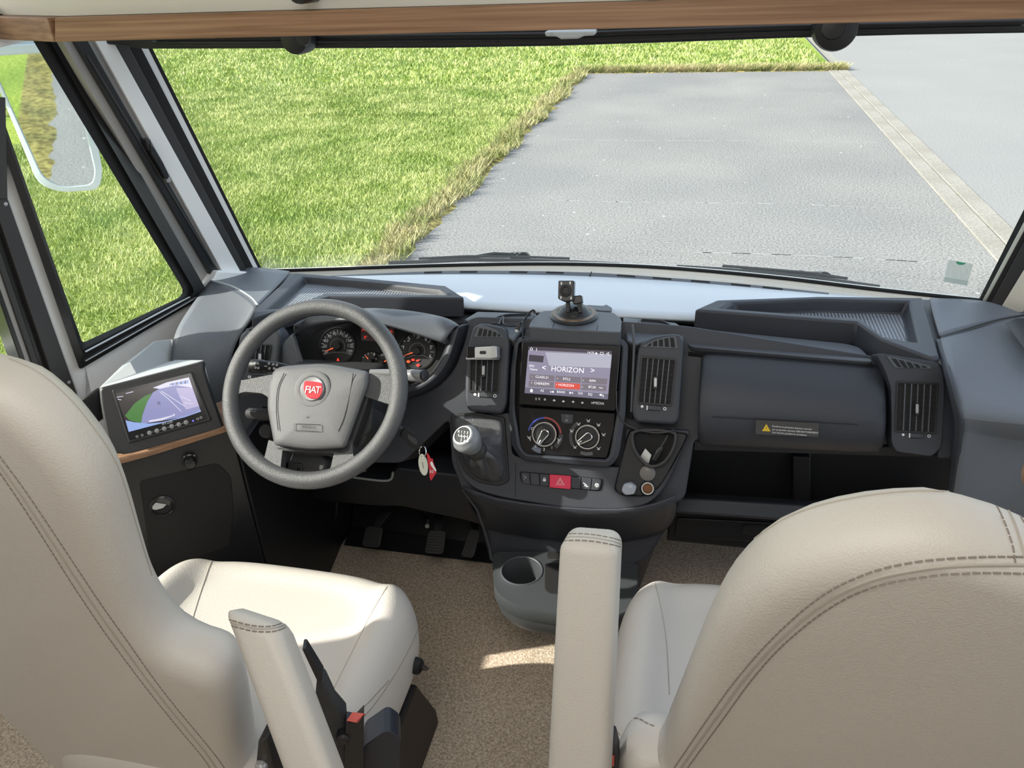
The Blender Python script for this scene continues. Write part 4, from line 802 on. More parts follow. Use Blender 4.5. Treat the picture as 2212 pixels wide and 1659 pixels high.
# air vents
def vent(lab, pod_, grille, slider, wheel, dots, fan, fanout, nsl, w=.012, rp=10, slab_m=None):
    c = np.mean(np.array(grille), 0)
    t = thing('air_vent', lab, 'air vent', S.hit(*c), 'dashboard air vents')
    N = 8
    g = np.array(grille, float); gout = c + (g - c) * 1.10
    fr_ = B().prism(S.loop(rnd(pod_, rp), w), -S.n * .05).build('housing', slab_m or DASH, t, bevel=.007, seg=4)
    B().loops([S.loop(rnd([tuple(p) for p in gout], 3), w + .0005), S.loop(rnd([tuple(p) for p in gout], 3), w + .003), S.loop(rnd([tuple(p) for p in g], 3), w + .003), S.loop(rnd([tuple(p) for p in g], 3), w + .0005)], False, False).build('grille_frame', BLK, t, bevel=.0006)
    B().poly(S.loop(rnd([tuple(p) for p in g], 3), w + .0006)).build('duct', BLKM, t, smooth=False)
    b = B(); tl, tr_, br, bl = g
    for i in range(1, nsl):
        s = i / nsl; a = tl + (tr_ - tl) * s; d = bl + (br - bl) * s
        p0, p1 = S.hit(*a, w + .001), S.hit(*d, w + .001); n = S.u * .0011
        b.prism([p0 - n, p0 + n, p1 + n, p1 - n], S.n * .003)
    b.build('slats', DASH2, t, smooth=False)
    b = B()
    for i in range(1, 9):
        s = i / 9; a = tl + (bl - tl) * s; d = tr_ + (br - tr_) * s; seg2(b, S, tuple(a), tuple(d), .8, w + .0008)
    b.build('rear_slats', BLK, t, smooth=False)
    sx, sy = slider; ww = 6 if nsl > 5 else 6
    sl = B().prism(S.loop(rnd([(sx - 5, sy - 14), (sx + 5, sy - 14), (sx + 4.5, sy + 14), (sx - 5.5, sy + 14)], 4), w + .012), -S.n * .010).build('slider', BLK, t, bevel=.001)
    B().prism(S.loop(rnd([(sx - 3, sy - 11), (sx + 3, sy - 11), (sx + 2.6, sy + 9), (sx - 3.4, sy + 9)], 2.5), w + .0135), -S.n * .003).build('slider_insert', SIL, sl, bevel=.0008)
    wx, wy = wheel
    B().prism(S.loop(rnd([(wx - 17, wy - 6.5), (wx + 17, wy - 5), (wx + 17, wy + 7), (wx - 17, wy + 5.5)], 4), w + .0006), -S.n * .003).build('wheel_slot', BLKM, t)
    b = B(); dx, dy = (np.array(dots[1]) - np.array(dots[0])) / np.linalg.norm(np.array(dots[1]) - np.array(dots[0]))
    for i in range(9):
        x = wx + (i - 4) * 3.6 * dx; y = wy + (i - 4) * 3.6 * dy; b.prism(S.loop([(x - 1.3, y - 4.5), (x + 1.3, y - 4.4), (x + 1.2, y + 4.6), (x - 1.4, y + 4.5)], w + .0035 - .0001 * (i - 4) ** 2), -S.n * .004)
    b.build('thumb_wheel', DASH2, t, bevel=.0004); b = B(); b.prism(S.loop([(wx - 15.5, wy - 5), (wx - 13, wy - 4.9), (wx - 13, wy + 4.5), (wx - 15.5, wy + 4.4)], w + .0024), -S.n * .001); b.build('wheel_mark', INK, t, smooth=False)
    k = S.mpx(*dots[0]); b = B(); b.poly(circ(S, *dots[0], 3.0, 14, w + .0006)); b.build('dot_mark', INK, t, smooth=False); b = B(); arcband(b, S, *dots[1], 2.2, 3.6, 0, 359, w + .0006, 14); b.build('ring_mark', INK, t, smooth=False)
    if fan:
        fo_ = B().prism(S.loop(rnd(fanout, 3), w + .002), -S.n * .004).build('demister_frame', DASH2, t, bevel=.001)
        b = B(); f = np.array(fan, float); m = len(f) // 2; top, bot = f[:m], f[m:][::-1]
        for i in range(m - 1):
            a0 = top[i] * .82 + top[i + 1] * .18; a1 = top[i] * .12 + top[i + 1] * .88; b0 = bot[i] * .82 + bot[i + 1] * .18; b1 = bot[i] * .12 + bot[i + 1] * .88
            b.prism(S.loop([tuple(a0), tuple(a1), tuple(b1), tuple(b0)], w + .0025), -S.n * .001)
        b.build('demister_slots', BLKM, t, smooth=False)
    return t
vent('air vent left of the touchscreen, with the phone clip on its slats', [(1022, 704), (1045, 698), (1090, 708), (1101, 735), (1094, 872), (1084, 895), (1012, 889), (1003, 868), (1004, 820), (1010, 740)], [(1018, 752), (1080, 753), (1074, 846), (1016, 843)], (1044, 801), (1048, 853), [(1026, 852), (1069, 855)],
     [(1034, 709), (1044, 710), (1054, 712), (1064, 715), (1074, 719), (1083, 725), (1083, 727), (1073, 727), (1062, 727), (1051, 727), (1040, 726), (1029, 726)], [(1034, 702), (1050, 704), (1072, 713), (1089, 729), (1024, 728)], 5)
vent('air vent just right of the touchscreen with an unobstructed grille', [(1378, 755), (1384, 742), (1410, 727), (1440, 722), (1470, 722), (1477, 740), (1467, 905), (1456, 918), (1372, 912), (1364, 890)], [(1388, 773), (1458, 779), (1448, 873), (1380, 868)], (1416, 827), (1412, 881), [(1387, 878), (1436, 883)],
     [(1396, 747), (1409, 739), (1421, 735), (1433, 732), (1445, 730), (1457, 729), (1460, 751), (1447, 750), (1434, 749), (1421, 748), (1408, 748), (1395, 748)], [(1386, 749), (1412, 735), (1438, 728), (1460, 726), (1464, 753)], 6)
vent('air vent at the passenger end beyond the glove compartment', [(1892, 764), (1906, 764), (2024, 782), (2037, 800), (2040, 840), (2034, 965), (2014, 986), (1936, 976), (1926, 955), (1926, 842), (1912, 800)], [(1941, 828), (2024, 832), (2018, 933), (1937, 929)], (1982, 884), (1979, 941), [(1951, 939), (2007, 942)],
     [(1922, 773), (1938, 776), (1954, 780), (1970, 784), (1986, 788), (2003, 792), (2005, 794), (1991, 795), (1977, 795), (1963, 795), (1950, 794), (1937, 792)], [(1914, 769), (1945, 774), (2010, 791), (2012, 797), (1934, 795)], 6, w=.004)
vent('air vent partly hidden behind the left rim of the steering wheel', [(516, 724), (538, 705), (590, 700), (606, 720), (598, 790), (586, 845), (520, 835), (508, 790)], [(548, 745), (584, 747), (576, 803), (538, 802)], (561, 775), (555, 816), [(538, 814), (574, 817)], [(536, 712), (546, 710), (556, 709), (560, 715), (550, 716), (538, 717)], [(530, 710), (556, 706), (566, 718), (534, 720)], 4, w=-.018, slab_m=DASH2)
# pocket cups either side of the top box
for P in ([(1066, 694), (1072, 684), (1095, 678), (1150, 676), (1140, 692), (1120, 697)], [(1383, 688), (1432, 692), (1450, 702), (1440, 708), (1392, 708), (1386, 700)]):
    T = zl(rnd(P, 8), .878); c = sum(T, V()) / len(T)
    B().loops([[c + (p - c) * 1.2 + V((0, 0, -.03)) for p in T], [c + (p - c) * 1.2 + V((0, 0, -.002)) for p in T], [p for p in T], [c + (p - c) * .9 + V((0, 0, -.03)) for p in T]], False, True).build('pocket_cup', DASH, cs, bevel=.001)
# shoulder panels that carry the vents up to the deck
for P in ([(1000, 690), (1030, 672), (1160, 676), (1135, 706), (1110, 735), (1040, 702)], [(1345, 684), (1460, 696), (1484, 712), (1476, 735), (1440, 726), (1372, 745), (1352, 736)]):
    q = [at(a, c, z=.872) for a, c in P]; B().prism(q, (0, .02, -.03)).build('shoulder_panel', DASH2, cs, bevel=.006)
# gear lever
gl = thing('gear_lever', 'gear lever with grey ball knob showing the shift pattern, in a black leather boot', 'gear lever', S.hit(1040, 985))
bf = rnd([(972, 896), (1030, 890), (1090, 902), (1100, 1040), (1078, 1050), (1030, 1042), (1000, 1018), (982, 968)], [6, 6, 6, 10, 10, 16, 16, 8])
B().prism(S.loop(bf, -.006), -S.n * .01).build('boot_frame', BLK, gl, bevel=.002)
base = resample([S.hit(a, c, -.004) for a, c in rnd([(978, 902), (1030, 897), (1086, 908), (1094, 1036), (1076, 1044), (1032, 1036), (1006, 1012), (988, 966)], 8)], 40, True)
tip = S.hit(1000, 941, .135); root = S.hit(1068, 1014, .0); ax = (tip - root).normalized()
ce = root.lerp(tip, .56)
e1 = (S.u - ax * S.u.dot(ax)).normalized(); e2 = ax.cross(e1)
def ring(c, r, ph=0, wob=0.0, k=5): return [c + (e1 * math.cos(q) + e2 * math.sin(q)) * r * (1 + wob * math.cos(k * (q - ph)) + wob * .6 * math.sin(3 * q + 1)) for q in [2 * math.pi * i / 40 for i in range(40)]]
R0 = ring(ce, .019)
def al(loop):   # start the base loop at the vertex closest in angle to ring 0
    i = min(range(40), key=lambda j: ((loop[j] - root).normalized() - e1).length); L = loop[i:] + loop[:i]
    return L if (L[10] - root).dot(e2) > 0 else [L[0]] + L[:0:-1]
base = al(base); bc = sum(base, V()) / 40
lv = [base, [p.lerp(bc, .05) + S.n * .008 for p in base]]
for t, wob in ((.2, .06), (.4, .26), (.55, .14), (.7, .26), (.82, .30), (.92, .12)):
    Rr = ring(root.lerp(ce, t), .043 - .022 * t, .8, wob, 6); lv.append([p.lerp(q, min(1, t * 1.35)) for p, q in zip([p.lerp(bc, .08) + S.n * .012 for p in base], Rr)])
lv.append(R0)
B().loops(lv, False, False).build('boot', mat('black_leather', (.075, .075, .082), .30, bump=(300, .4)), gl, sub=1, ang=180)
kn = B().lathe(ce, ax, [(.0205, -.006), (.0215, 0), (.0215, .012), (.019, .016), (.020, .020)], 28).build('collar', RAILD, gl)
L_ = (tip - ce).length
kn = B().lathe(ce + ax * .018, ax, [(.018, 0), (.021, .006), (.0265, .022), (.0295, .034), (.0295, .044), (.0265, L_ - .024), (.0222, L_ - .0165), (.001, L_ - .0165)], 32).build('knob', mat('knob_grey', (.20, .21, .225), .33), gl, ang=60)
KF = Fr(ce + ax * (L_ + .0018), ax)
B().lathe(ce + ax * (L_ + .001), ax, [(.0205, 0), (.0205, .002), (.0178, .003), (.0178, .001)], 32, caps=False).build('cap_ring', WPL, kn)
B().lathe(ce + ax * L_, ax, [(.0180, 0), (.0180, .0022), (.0005, .0024)], 28).build('cap_disc', BLK, kn)
b = B(); KF.o = KF.o + ax * .001; cx, cy = 1000, 941
letters(b, KF, [('R', 991, 932, 5.6), ('1', 997, 933, 5.6), ('3', 1003, 934, 5.6), ('5', 1010, 935, 5.6), ('2', 996, 951, 5.6), ('4', 1003, 952, 5.6), ('6', 1010, 953, 5.6)], .0004)
for x in (997, 1003.5, 1010): seg2(b, KF, (x, 938 + (x - 997) * .12), (x - .5, 947 + (x - 997) * .12), 1.2, .0004)
seg2(b, KF, (990.5, 941.5), (1010, 943.8), 1.2, .0004); seg2(b, KF, (990.8, 937), (990.5, 942), 1.2, .0004)
b.build('shift_pattern', INK, kn, smooth=False)
# coin tray with socket
ct = rnd([(1360, 927), (1462, 932), (1488, 936), (1478, 960), (1448, 1016), (1424, 1054), (1394, 1074), (1342, 1071), (1325, 1060), (1334, 1022), (1353, 944)], [6, 6, 8, 10, 20, 20, 16, 10, 10, 10, 8])
cin = [tuple(np.array((1402, 1000)) + (np.array(p) - np.array((1402, 1000))) * .95) for p in ct]
tray_ = B().loops([S.loop(ct, -.010), S.loop(ct, -.007), S.loop(cin, -.0105), S.loop(cin, -.0115)], False, True).build('coin_tray', BLK, cs, bevel=.001)
ring_ = smooth_path([S.hit(a, c, .004) for a, c in ((1372, 932), (1366, 950), (1373, 975), (1392, 1000), (1412, 1007), (1435, 997), (1453, 970), (1459, 945), (1452, 934), (1410, 929))], 5, True)
B().tube(ring_, .0036, 8, close=True).build('pocket_ring', RAILD, tray_)
rc = sum(ring_, V()) / len(ring_)
B().loops([[p - S.n * .002 for p in ring_], [p.lerp(rc, .10) - S.n * .0145 for p in ring_]], False, True).build('pocket_well', BLKM, tray_)
k = S.mpx(1399, 1055)
sk_ = B().lathe(S.hit(1399, 1055, -.011), S.n, [(17 * k, 0), (17 * k, .004), (13 * k, .008), (11.5 * k, .008), (11 * k, .001), (.0005, .001)], 28).build('power_socket', BLK, tray_)
B().lathe(S.hit(1399, 1055, -.004), S.n, [(14 * k, 0), (13.5 * k, .0025), (11.2 * k, .0025), (11 * k, 0)], 28, caps=False).build('socket_ring', ALU, sk_)
B().lathe(S.hit(1399, 1055, -.0095), S.n, [(10.5 * k, 0), (.0005, .0004)], 24).build('socket_base', BRSH, sk_)
B().lathe(S.hit(1399, 1022, -.010), S.n, [(17 * k, 0), (17 * k, .003), (15 * k, .0045), (.0005, .0045)], 28).build('socket_cap', mat('grey_cap', (.16, .15, .14), .35), tray_)
t = thing('usb_car_charger', 'grey twin usb charger plugged in left of the brass power socket', 'charger', S.hit(1360, 1060))
B().prism(S.loop(rnd([(1347, 1046), (1362, 1043), (1375, 1052), (1370, 1068), (1350, 1070), (1342, 1060)], 5), .014), -S.n * .025).build('charger_body', mat('pale_grey', (.32, .35, .40), .4), t, bevel=.002)
b = B(); letters(b, S, [('USB', 1361, 1051, 3.6)], .0144); b.build('usb_mark', INK, t, smooth=False)
t = thing('paper_slip', 'folded white paper slip in the pocket ring of the console', 'paper', S.hit(1392, 1000))
B().prism([S.hit(1381, 990, -.006), S.hit(1394, 969, .010), S.hit(1407, 983, .010), S.hit(1401, 1002, -.006)], -S.n * .002).build('slip', WPL, t, bevel=.0005)
t = thing('charging_plug', 'black cylindrical charging plug lying in the pocket ring of the console', 'plug', S.hit(1420, 985))
B().tube([S.hit(1413, 993, .004), S.hit(1420, 980, .007), S.hit(1427, 968, .010), S.hit(1429, 964, .010)], [.006, .007, .0065, .004], 14).build('plug_body', RAIL, t)
B().tube([S.hit(1429, 964, .010), S.hit(1436, 953, .011), S.hit(1443, 940, .010)], [.0035, .003, .002], 10).build('strain_relief', BLK, t)
t = thing('charging_cable', 'thin black cable looping from the radio down to the pocket ring', 'cable', S.hit(1400, 935))
B().tube(smooth_path([S.hit(1332, 845, .022), S.hit(1332, 880, .020), S.hit(1339, 902, .012), S.hit(1355, 918, .006), S.hit(1385, 930, .008), S.hit(1420, 935, .012), S.hit(1446, 932, .012), S.hit(1456, 928, .006)], 8), .0016, 8).build('lead', RAILD, t)
t = thing('usb_lead', 'short black usb lead with a loose plug left of the box above the screen', 'cable', at(1140, 690, z=.885))
B().tube(smooth_path([at(1077, 702, z=.884), at(1087, 684, z=.884), at(1088, 700, z=.884), at(1108, 704, z=.886), at(1120, 700, z=.888), at(1132, 692, z=.892), at(1143, 676, z=.905), at(1152, 670, z=.915), at(1155, 674, z=.91)], 6), .0022, 8).build('lead', BLK, t)
B().tube(smooth_path([at(1143, 676, z=.905), at(1132, 692, z=.893), at(1128, 700, z=.89), S.hit(1130, 730, .012)], 6), .0018, 8).build('lead', BLK, t)
B().prism(S.loop([(1116, 698), (1124, 700), (1121, 714), (1113, 711)], .014), -S.n * .006).build('plug', RAIL, t, bevel=.001); B().prism(S.loop([(1113.5, 711), (1120, 713), (1118, 718), (1112, 716)], .0125), -S.n * .003).build('plug_tip', SIL, t)
# phone clip on the left centre vent
t = thing('phone_clip', 'small black and silver phone clip on the vent left of the touchscreen', 'phone holder', S.hit(1044, 776))
B().prism(S.loop(rnd([(1008, 747), (1030, 748), (1030, 772), (1008, 774)], 4), .045), -S.n * .028).build('clamp_body', GLOSS, t, bevel=.002)
B().prism(S.loop(rnd([(1025, 750), (1064, 748), (1064, 774), (1025, 773)], 3), .050), -S.n * .022).build('clamp_face', mat('silver_white', (.62, .62, .60), .35), t, bevel=.002)
B().prism(S.loop(rnd([(1061, 747), (1073, 748), (1074, 773), (1061, 775)], 3), .058), -S.n * .030).build('clamp_jaw', SIL, t, bevel=.002)
B().prism(S.loop(rnd([(1036, 758), (1050, 758), (1050, 765), (1036, 765)], 3), .0506), -S.n * .001).build('clamp_pad', BLK, t)
B().prism(S.loop([(1006, 772), (1074, 771), (1072, 777), (1006, 777)], .044), -S.n * .026).build('clamp_foot', SIL, t, bevel=.001)
# suction mount
t = thing('suction_mount', 'black suction cup camera mount standing on the box above the screen', 'mount', at(1240, 684, z=.904))
sc0 = at(1240, 682, z=.904)
B().lathe(sc0, (0, 0, 1), [(.050, 0), (.052, .002), (.049, .006), (.036, .009), (.034, .013), (.024, .022), (.012, .025), (.001, .0255)], 40).build('suction_cup', RAIL, t, ang=60)
B().lathe(sc0 + V((0, 0, .0065)), (0, 0, 1), [(.047, 0), (.046, .002), (.039, .002), (.038, 0)], 40, caps=False).build('cup_ring', mat('amber_rim', (.16, .11, .07), .25), t)
yb = sc0.y; MM = Fr((sc0.x, yb - .01, .95), (0, -.9, .44))
for q in ([(1222, 650), (1230, 650), (1231, 676), (1222, 676)], [(1243, 640), (1255, 638), (1258, 676), (1249, 677)]): B().prism(MM.loop(q, .004), -MM.n * .014).build('arm', BLK, t, bevel=.002)
B().prism(MM.loop(rnd([(1234, 640), (1256, 637), (1258, 654), (1238, 658)], 4), .008), -MM.n * .022).build('hinge', RAIL, t, bevel=.002)
hd = B().prism(MM.loop(rnd([(1206, 606), (1240, 606), (1239, 650), (1218, 652), (1205, 645)], 3), .020), -MM.n * .022).build('clamp_head', RAIL, t, bevel=.002)
k = MM.mpx(1222, 628); B().lathe(MM.hit(1222, 628, .020), MM.n, [(13 * k, 0), (12 * k, .004), (8 * k, .005), (7 * k, .002), (.0005, .002)], 24).build('lens_ring', BLK, hd)
b = B()
for q in ((1213, 612), (1232, 611), (1212, 643), (1234, 644)): b.prism(MM.loop([(q[0] - 2, q[1] - 3), (q[0] + 1, q[1] - 3), (q[0] + 1, q[1] + 3), (q[0] - 2, q[1] + 3)], .0206), -MM.n * .001)
b.build('contacts', SIL, hd, smooth=False)
t = thing('loose_clip', 'flat grey plastic clip lying behind the suction mount on the deck edge', 'clip', at(1300, 666, z=.845))
B().prism([at(a, c, z=.85) for a, c in ((1268, 658), (1303, 660), (1310, 657), (1322, 664), (1318, 672), (1300, 671), (1272, 668))], (0, 0, -.012)).build('clip_body', DASH2, t, bevel=.002)
# warning sticker
t = thing('warning_sticker', 'grey sticker with yellow warning triangle and white French text on the glove compartment', 'sticker', S.hit(1700, 945, .016))
SG = Fr(S.hit(1700, 926, .0175), (0, -.92, .39))
B().prism(SG.loop([(1633, 907), (1769, 914), (1768, 944), (1632, 938)], .0), -SG.n * .0008).build('label_sheet', STICK, t, smooth=False)
b = B(); b.prism(SG.loop([(1655.5, 916), (1664.5, 932), (1646, 931)], .0006), -SG.n * .0004); b.build('triangle', YEL, t, smooth=False)
b = B(); letters(b, SG, [('!', 1655.5, 926, 8)], .0009); b.build('exclamation_mark', INKB, t, smooth=False)
b = B(); letters(b, SG, [('Fenêtres et panneaux latéraux ouvrant', 1668, 920.5, 3.9, 'LEFT'), ('par projection doivent OBLIGATOIREMENT', 1668, 927.5, 3.9, 'LEFT'), ('être fermés pendant la circulation.', 1668, 934, 3.9, 'LEFT')], .0004); b.build('sticker_text', INK, t, smooth=False)
b = B()
for p, q in (((1858, 913), (1892, 915)), ((1892, 915), (1890, 921)), ((1890, 921), (1857, 919)), ((1857, 919), (1858, 913))): seg2(b, S, p, q, .9, .0155)
letters(b, S, [('AIRBAG', 1875, 917, 4)], .0155); b.build('embossed_mark', INKB, gd, smooth=False)
# ------------------------------------------------------------------ steering wheel and column
WC = V((-.534, 1.27, .831)); _t = math.radians(41); WF = Fr(WC, (.04, -math.cos(_t), math.sin(_t)))
sw_ = thing('steering_wheel', 'grey four spoke steering wheel with round red badge on its airbag pad', 'steering wheel', WC)
RW = .1805
L = []
for i in range(72):
    a = 2 * math.pi * i / 72; d = WF.u * math.cos(a) + WF.v * math.sin(a); c = WC + d * RW
    L.append([c + d * (.0178 * math.cos(q)) + WF.n * (.0165 * math.sin(q)) for q in [2 * math.pi * k / 16 for k in range(16)]])
L.append(L[0]); B().loops(L, False, False).build('rim', WHEELM, sw_, ang=180)
def spoke(pts, w, d, r=6): return B().prism(WF.loop(rnd(pts, r), w), -WF.n * d).build('spoke', WHEELM, sw_, bevel=.005, seg=3)
spoke([(500, 812), (520, 822), (590, 808), (610, 850), (600, 880), (570, 850), (525, 846), (494, 862)], .006, .022, [2, 10, 8, 2, 2, 12, 10, 2])
spoke([(795, 806), (846, 812), (866, 800), (870, 880), (848, 876), (786, 856)], .010, .024, [2, 10, 2, 2, 10, 2])
spoke([(580, 950), (612, 960), (606, 1010), (606, 1022), (566, 1004), (570, 992)], .006, .022, [2, 2, 10, 2, 2, 12])
spoke([(726, 960), (760, 950), (764, 992), (785, 1015), (700, 1040), (712, 1018)], .006, .022, [2, 2, 12, 2, 2, 10])
pd = rnd([(608, 791), (700, 784), (798, 802), (797, 830), (748, 968), (670, 974), (592, 962), (577, 880), (580, 830), (590, 800)], [14, 30, 10, 10, 10, 30, 10, 14, 10, 10], 5)
cpx = np.array((688, 878))
def sc(pts, k): return [tuple(cpx + (np.array(p) - cpx) * k) for p in pts]
pad = B().loops([WF.loop(sc(pd, 1.0), -.020), WF.loop(sc(pd, 1.0), .016), WF.loop(sc(pd, .975), .026), WF.loop(sc(pd, .93), .031), WF.loop(sc(pd, .6), .036), WF.loop(sc(pd, .25), .038)]).build('airbag_pad', PADM, sw_, sub=1, ang=180)
edge_ = [(800, 806), (808, 818), (806, 832), (756, 976), (744, 982), (600, 974), (590, 964)]
B().prism(WF.loop(edge_ + [(748, 960), (796, 826)], .006), -WF.n * .03).build('pad_edge', RUB, sw_, bevel=.003)
bc = WF.hit(676, 841, .034); k = WF.mpx(676, 841)
bd = B().lathe(bc, WF.n, [(38 * k, 0), (38 * k, .003), (35 * k, .0045), (27 * k, .0035), (26 * k, .002), (.0005, .002)], 40).build('badge_recess', PADM, sw_)
em = B().lathe(bc + WF.n * .002, WF.n, [(25.5 * k, 0), (25 * k, .003), (23.5 * k, .005), (21 * k, .004), (.0005, .0042)], 40).build('badge', SIL, sw_)
B().prism(WF.loop(rnd([(657, 822), (695, 826), (697, 846), (687, 862), (665, 860), (655, 842)], 7), .0425), -WF.n * .002).build('badge_shield', RED, em, bevel=.0006)
b = B(); FB = Fr(WF.hit(676, 842, .0432), WF.n); letters(b, FB, [('F', 663, 842, 15), ('I', 669.5, 842.3, 15), ('A', 677, 842.6, 15), ('T', 687, 843, 15)], .0004); b.build('badge_letters', WPL, em, smooth=False)
b = B()
def onpad(q): return [WF.hit(x, y, .0345) for x, y in q]
b.tube(smooth_path(onpad([(614, 806), (600, 840), (597, 885), (601, 930)]), 5), .0008, 5); b.tube(smooth_path(onpad([(763, 806), (756, 850), (744, 900), (731, 932)]), 5), .0008, 5); b.build('pad_seams', BLKM, pad, smooth=False)
b = B(); FP = Fr(WF.hit(664, 925, .0385), WF.n)
q = rnd([(635, 915), (694, 917), (692, 932), (635, 930)], 3); b.tube(FP.loop(q, 0), .0005, 4, close=True)
letters(b, FP, [('AIRBAG', 664, 922, 6.5), ('RESTRAINT SYSTEM', 663, 929, 2.6)], .0); seg2(b, FP, (660, 900), (664, 903), 1, 0); seg2(b, FP, (664, 903), (664, 898), 1, 0); seg2(b, FP, (664, 901), (669, 901), 1, 0)
b.build('embossed_letters', mat('pad_emboss', (.07, .07, .075), .5), pad, smooth=False)
col_ = thing('steering_column', 'black steering column cover with stalks and ignition lock behind the wheel', 'steering column', WF.hit(690, 880, -.16))
pc_ = rnd([(600, 800), (800, 810), (812, 870), (790, 960), (740, 985), (640, 985), (600, 960), (580, 880)], 20)
B().loops([WF.loop(pc_, -.035), WF.loop(pc_, -.10), [p + V((0, .10, -.02)) for p in WF.loop(pc_, -.12)]]).build('cover', RUB, col_, bevel=.008)
B().prism(WF.loop([(632, 976), (650, 972), (696, 980), (707, 996), (700, 1020), (625, 1018), (621, 1000)], -.040), -WF.n * .09).build('lower_cover', RUB, col_, bevel=.006)
b = B().prism(WF.loop(rnd([(622, 997), (652, 1000), (654, 1018), (622, 1018)], 4), -.037), -WF.n * .01); lk = b.build('adjust_plate', BLK, col_, bevel=.002)
B().lathe(WF.hit(645, 1014, -.036), WF.n, [(.006, 0), (.006, .002), (.003, .002), (.002, 0)], 14).build('screw', RAIL, lk)
b = B().prism(WF.loop(rnd([(778, 870), (806, 880), (800, 930), (770, 955), (756, 930)], 8), -.03), -WF.n * .08); b.build('lock_housing', RUB, col_, bevel=.006)
def stalk(path, rs, w, m, name='stalk'): return B().tube([WF.hit(a, c, w) for a, c in path], rs, 16).build(name, m, col_)
s1 = stalk([(660, 806), (625, 797), (600, 793), (572, 791), (569, 790), (566, 790), (545, 789), (541, 789)], [.010, .009, .011, .0125, .0125, .0135, .0135, .010], -.045, BLK)
b = B(); FS = Fr(WF.hit(556, 790, -.0305), WF.n)
for x, y in ((551, 785), (557, 785), (552, 794), (558, 795), (581, 785), (590, 787), (598, 788), (582, 796), (592, 796)): arcband(b, FS, x, y, 1.4, 2.4, 0, 359, .0, 10)
for x, y in ((574, 791), (597, 797)): seg2(b, FS, (x - 3, y), (x + 3, y), 1.2, 0)
b.build('stalk_marks', INK, s1, smooth=False)
s2 = stalk([(800, 806), (860, 806), (880, 809), (885, 810), (890, 811), (914, 813), (918, 813)], [.008, .009, .010, .012, .0135, .0135, .012], -.05, mat('stalk_grey', (.20, .20, .205), .35))
k = WF.mpx(915, 812); B().lathe(WF.hit(917, 811, -.045), (WF.n * .45 + WF.u * .9), [(.0125, -.002), (.0120, .002), (.004, .003), (.001, .003)], 20).build('stalk_end', BLK, s2)
s3 = stalk([(600, 900), (580, 897), (576, 896), (562, 895), (558, 894), (538, 893), (534, 893)], [.012, .012, .0135, .0135, .0118, .0118, .009], -.05, RUB)
b = B(); FS2 = Fr(WF.hit(548, 888, -.036), WF.n); letters(b, FS2, [('CRUISE', 548, 884, 2.8), ('ON OFF', 547, 888.5, 2.4)], 0); b.build('stalk_marks', INKD, s3, smooth=False)
B().lathe(WF.hit(575, 930, -.05), WF.n, [(.016, -.03), (.016, 0), (.012, .004), (.001, .004)], 20).build('dial', BLK, s3)
# key and tags
ky = thing('ignition_key', 'black ignition key whose ring carries an ivory disc and a red tag', 'key', WF.hit(895, 950, -.05))
KY = Fr(WF.hit(895, 950, -.045), (.25, -.85, .45))
B().prism(KY.loop(rnd([(866, 930), (880, 924), (908, 944), (915, 960), (905, 972), (890, 968), (866, 948)], 8), .0), -KY.n * .012).build('key_head', BLKM, ky, bevel=.003)
B().prism(KY.loop(rnd([(880, 936), (900, 948), (904, 960), (896, 962), (880, 948)], 5), .0015), -KY.n * .002).build('key_button', BLK, ky, bevel=.0008)
B().tube([KY.hit(845, 915, -.03), KY.hit(868, 934, -.006)], .010, 16).build('lock_barrel', RAILD, ky)
k = KY.mpx(913, 975); cc_ = KY.hit(913, 976, .004)
B().tube([cc_ + (KY.u * math.cos(q) * .7 + KY.n * .7 * math.cos(q)) * 11 * k + KY.v * math.sin(q) * 12 * k for q in np.linspace(0, 2 * math.pi, 28)[:-1]], .0012, 6, close=True).build('key_ring', CHR, ky)
dd = B().prism(KY.loop([(914 + 10 * math.cos(q) + 3 * math.sin(q), 1004 + 23.5 * math.sin(q)) for q in np.linspace(0, 2 * math.pi, 29)[:-1]], .003), -KY.n * .003).build('ivory_disc', IVORY, ky, bevel=.0008)
b = B(); seg2(b, KY, (912.5, 998), (915, 1012), 1.1, .0034); b.build('disc_mark', INKB, dd, smooth=False)
rt = B().prism(KY.loop([(921, 978), (925, 980), (931, 991), (935, 991), (936, 999), (941, 1012), (943, 1021), (931, 1039), (928, 1032), (927, 1016), (924, 1000)], .0), -KY.n * .003).build('red_tag', RED, ky, bevel=.0006)
b = B(); b.prism(KY.loop(rnd([(929, 998), (934, 997), (937, 1006), (943, 1016), (941, 1019), (934, 1010), (930, 1004)], 2), .0010), -KY.n * .0008); letters(b, KY, [('50', 932, 1019, 7)], .0008); b.build('tag_print', WPL, rt, smooth=False)
# ------------------------------------------------------------------ monitor corner
MN = Fr(at(345, 870, y=1.215), (.52, -.70, .49))
mh = thing('monitor_housing', 'dark padded housing with pale grey top holding the reversing camera monitor', 'housing', MN.hit(345, 980))
fr0 = rnd([(214, 838), (422, 785), (442, 778), (443, 800), (462, 860), (486, 926), (262, 988), (236, 970), (222, 900), (217, 870)], [8, 4, 5, 4, 8, 6, 14, 14, 10, 6])
fF = MN.loop(fr0, 0); bk = [p - MN.n * .05 for p in MN.loop(sc(fr0, 1.0), 0)]
B().loops([MN.loop([tuple(np.array((345, 880)) + (np.array(p) - np.array((345, 880))) * .96) for p in fr0], .004), fF, bk]).build('front', BLK, mh, bevel=.004)
tp = [at(215, 833, z=MN.hit(215, 833).z), at(262, 790, y=1.30), at(332, 735, y=1.42), at(376, 730, y=1.47), at(372, 775, y=1.44), at(440, 779, z=MN.hit(440, 779).z)]
mid = [MN.hit(290, 815), MN.hit(360, 797)]
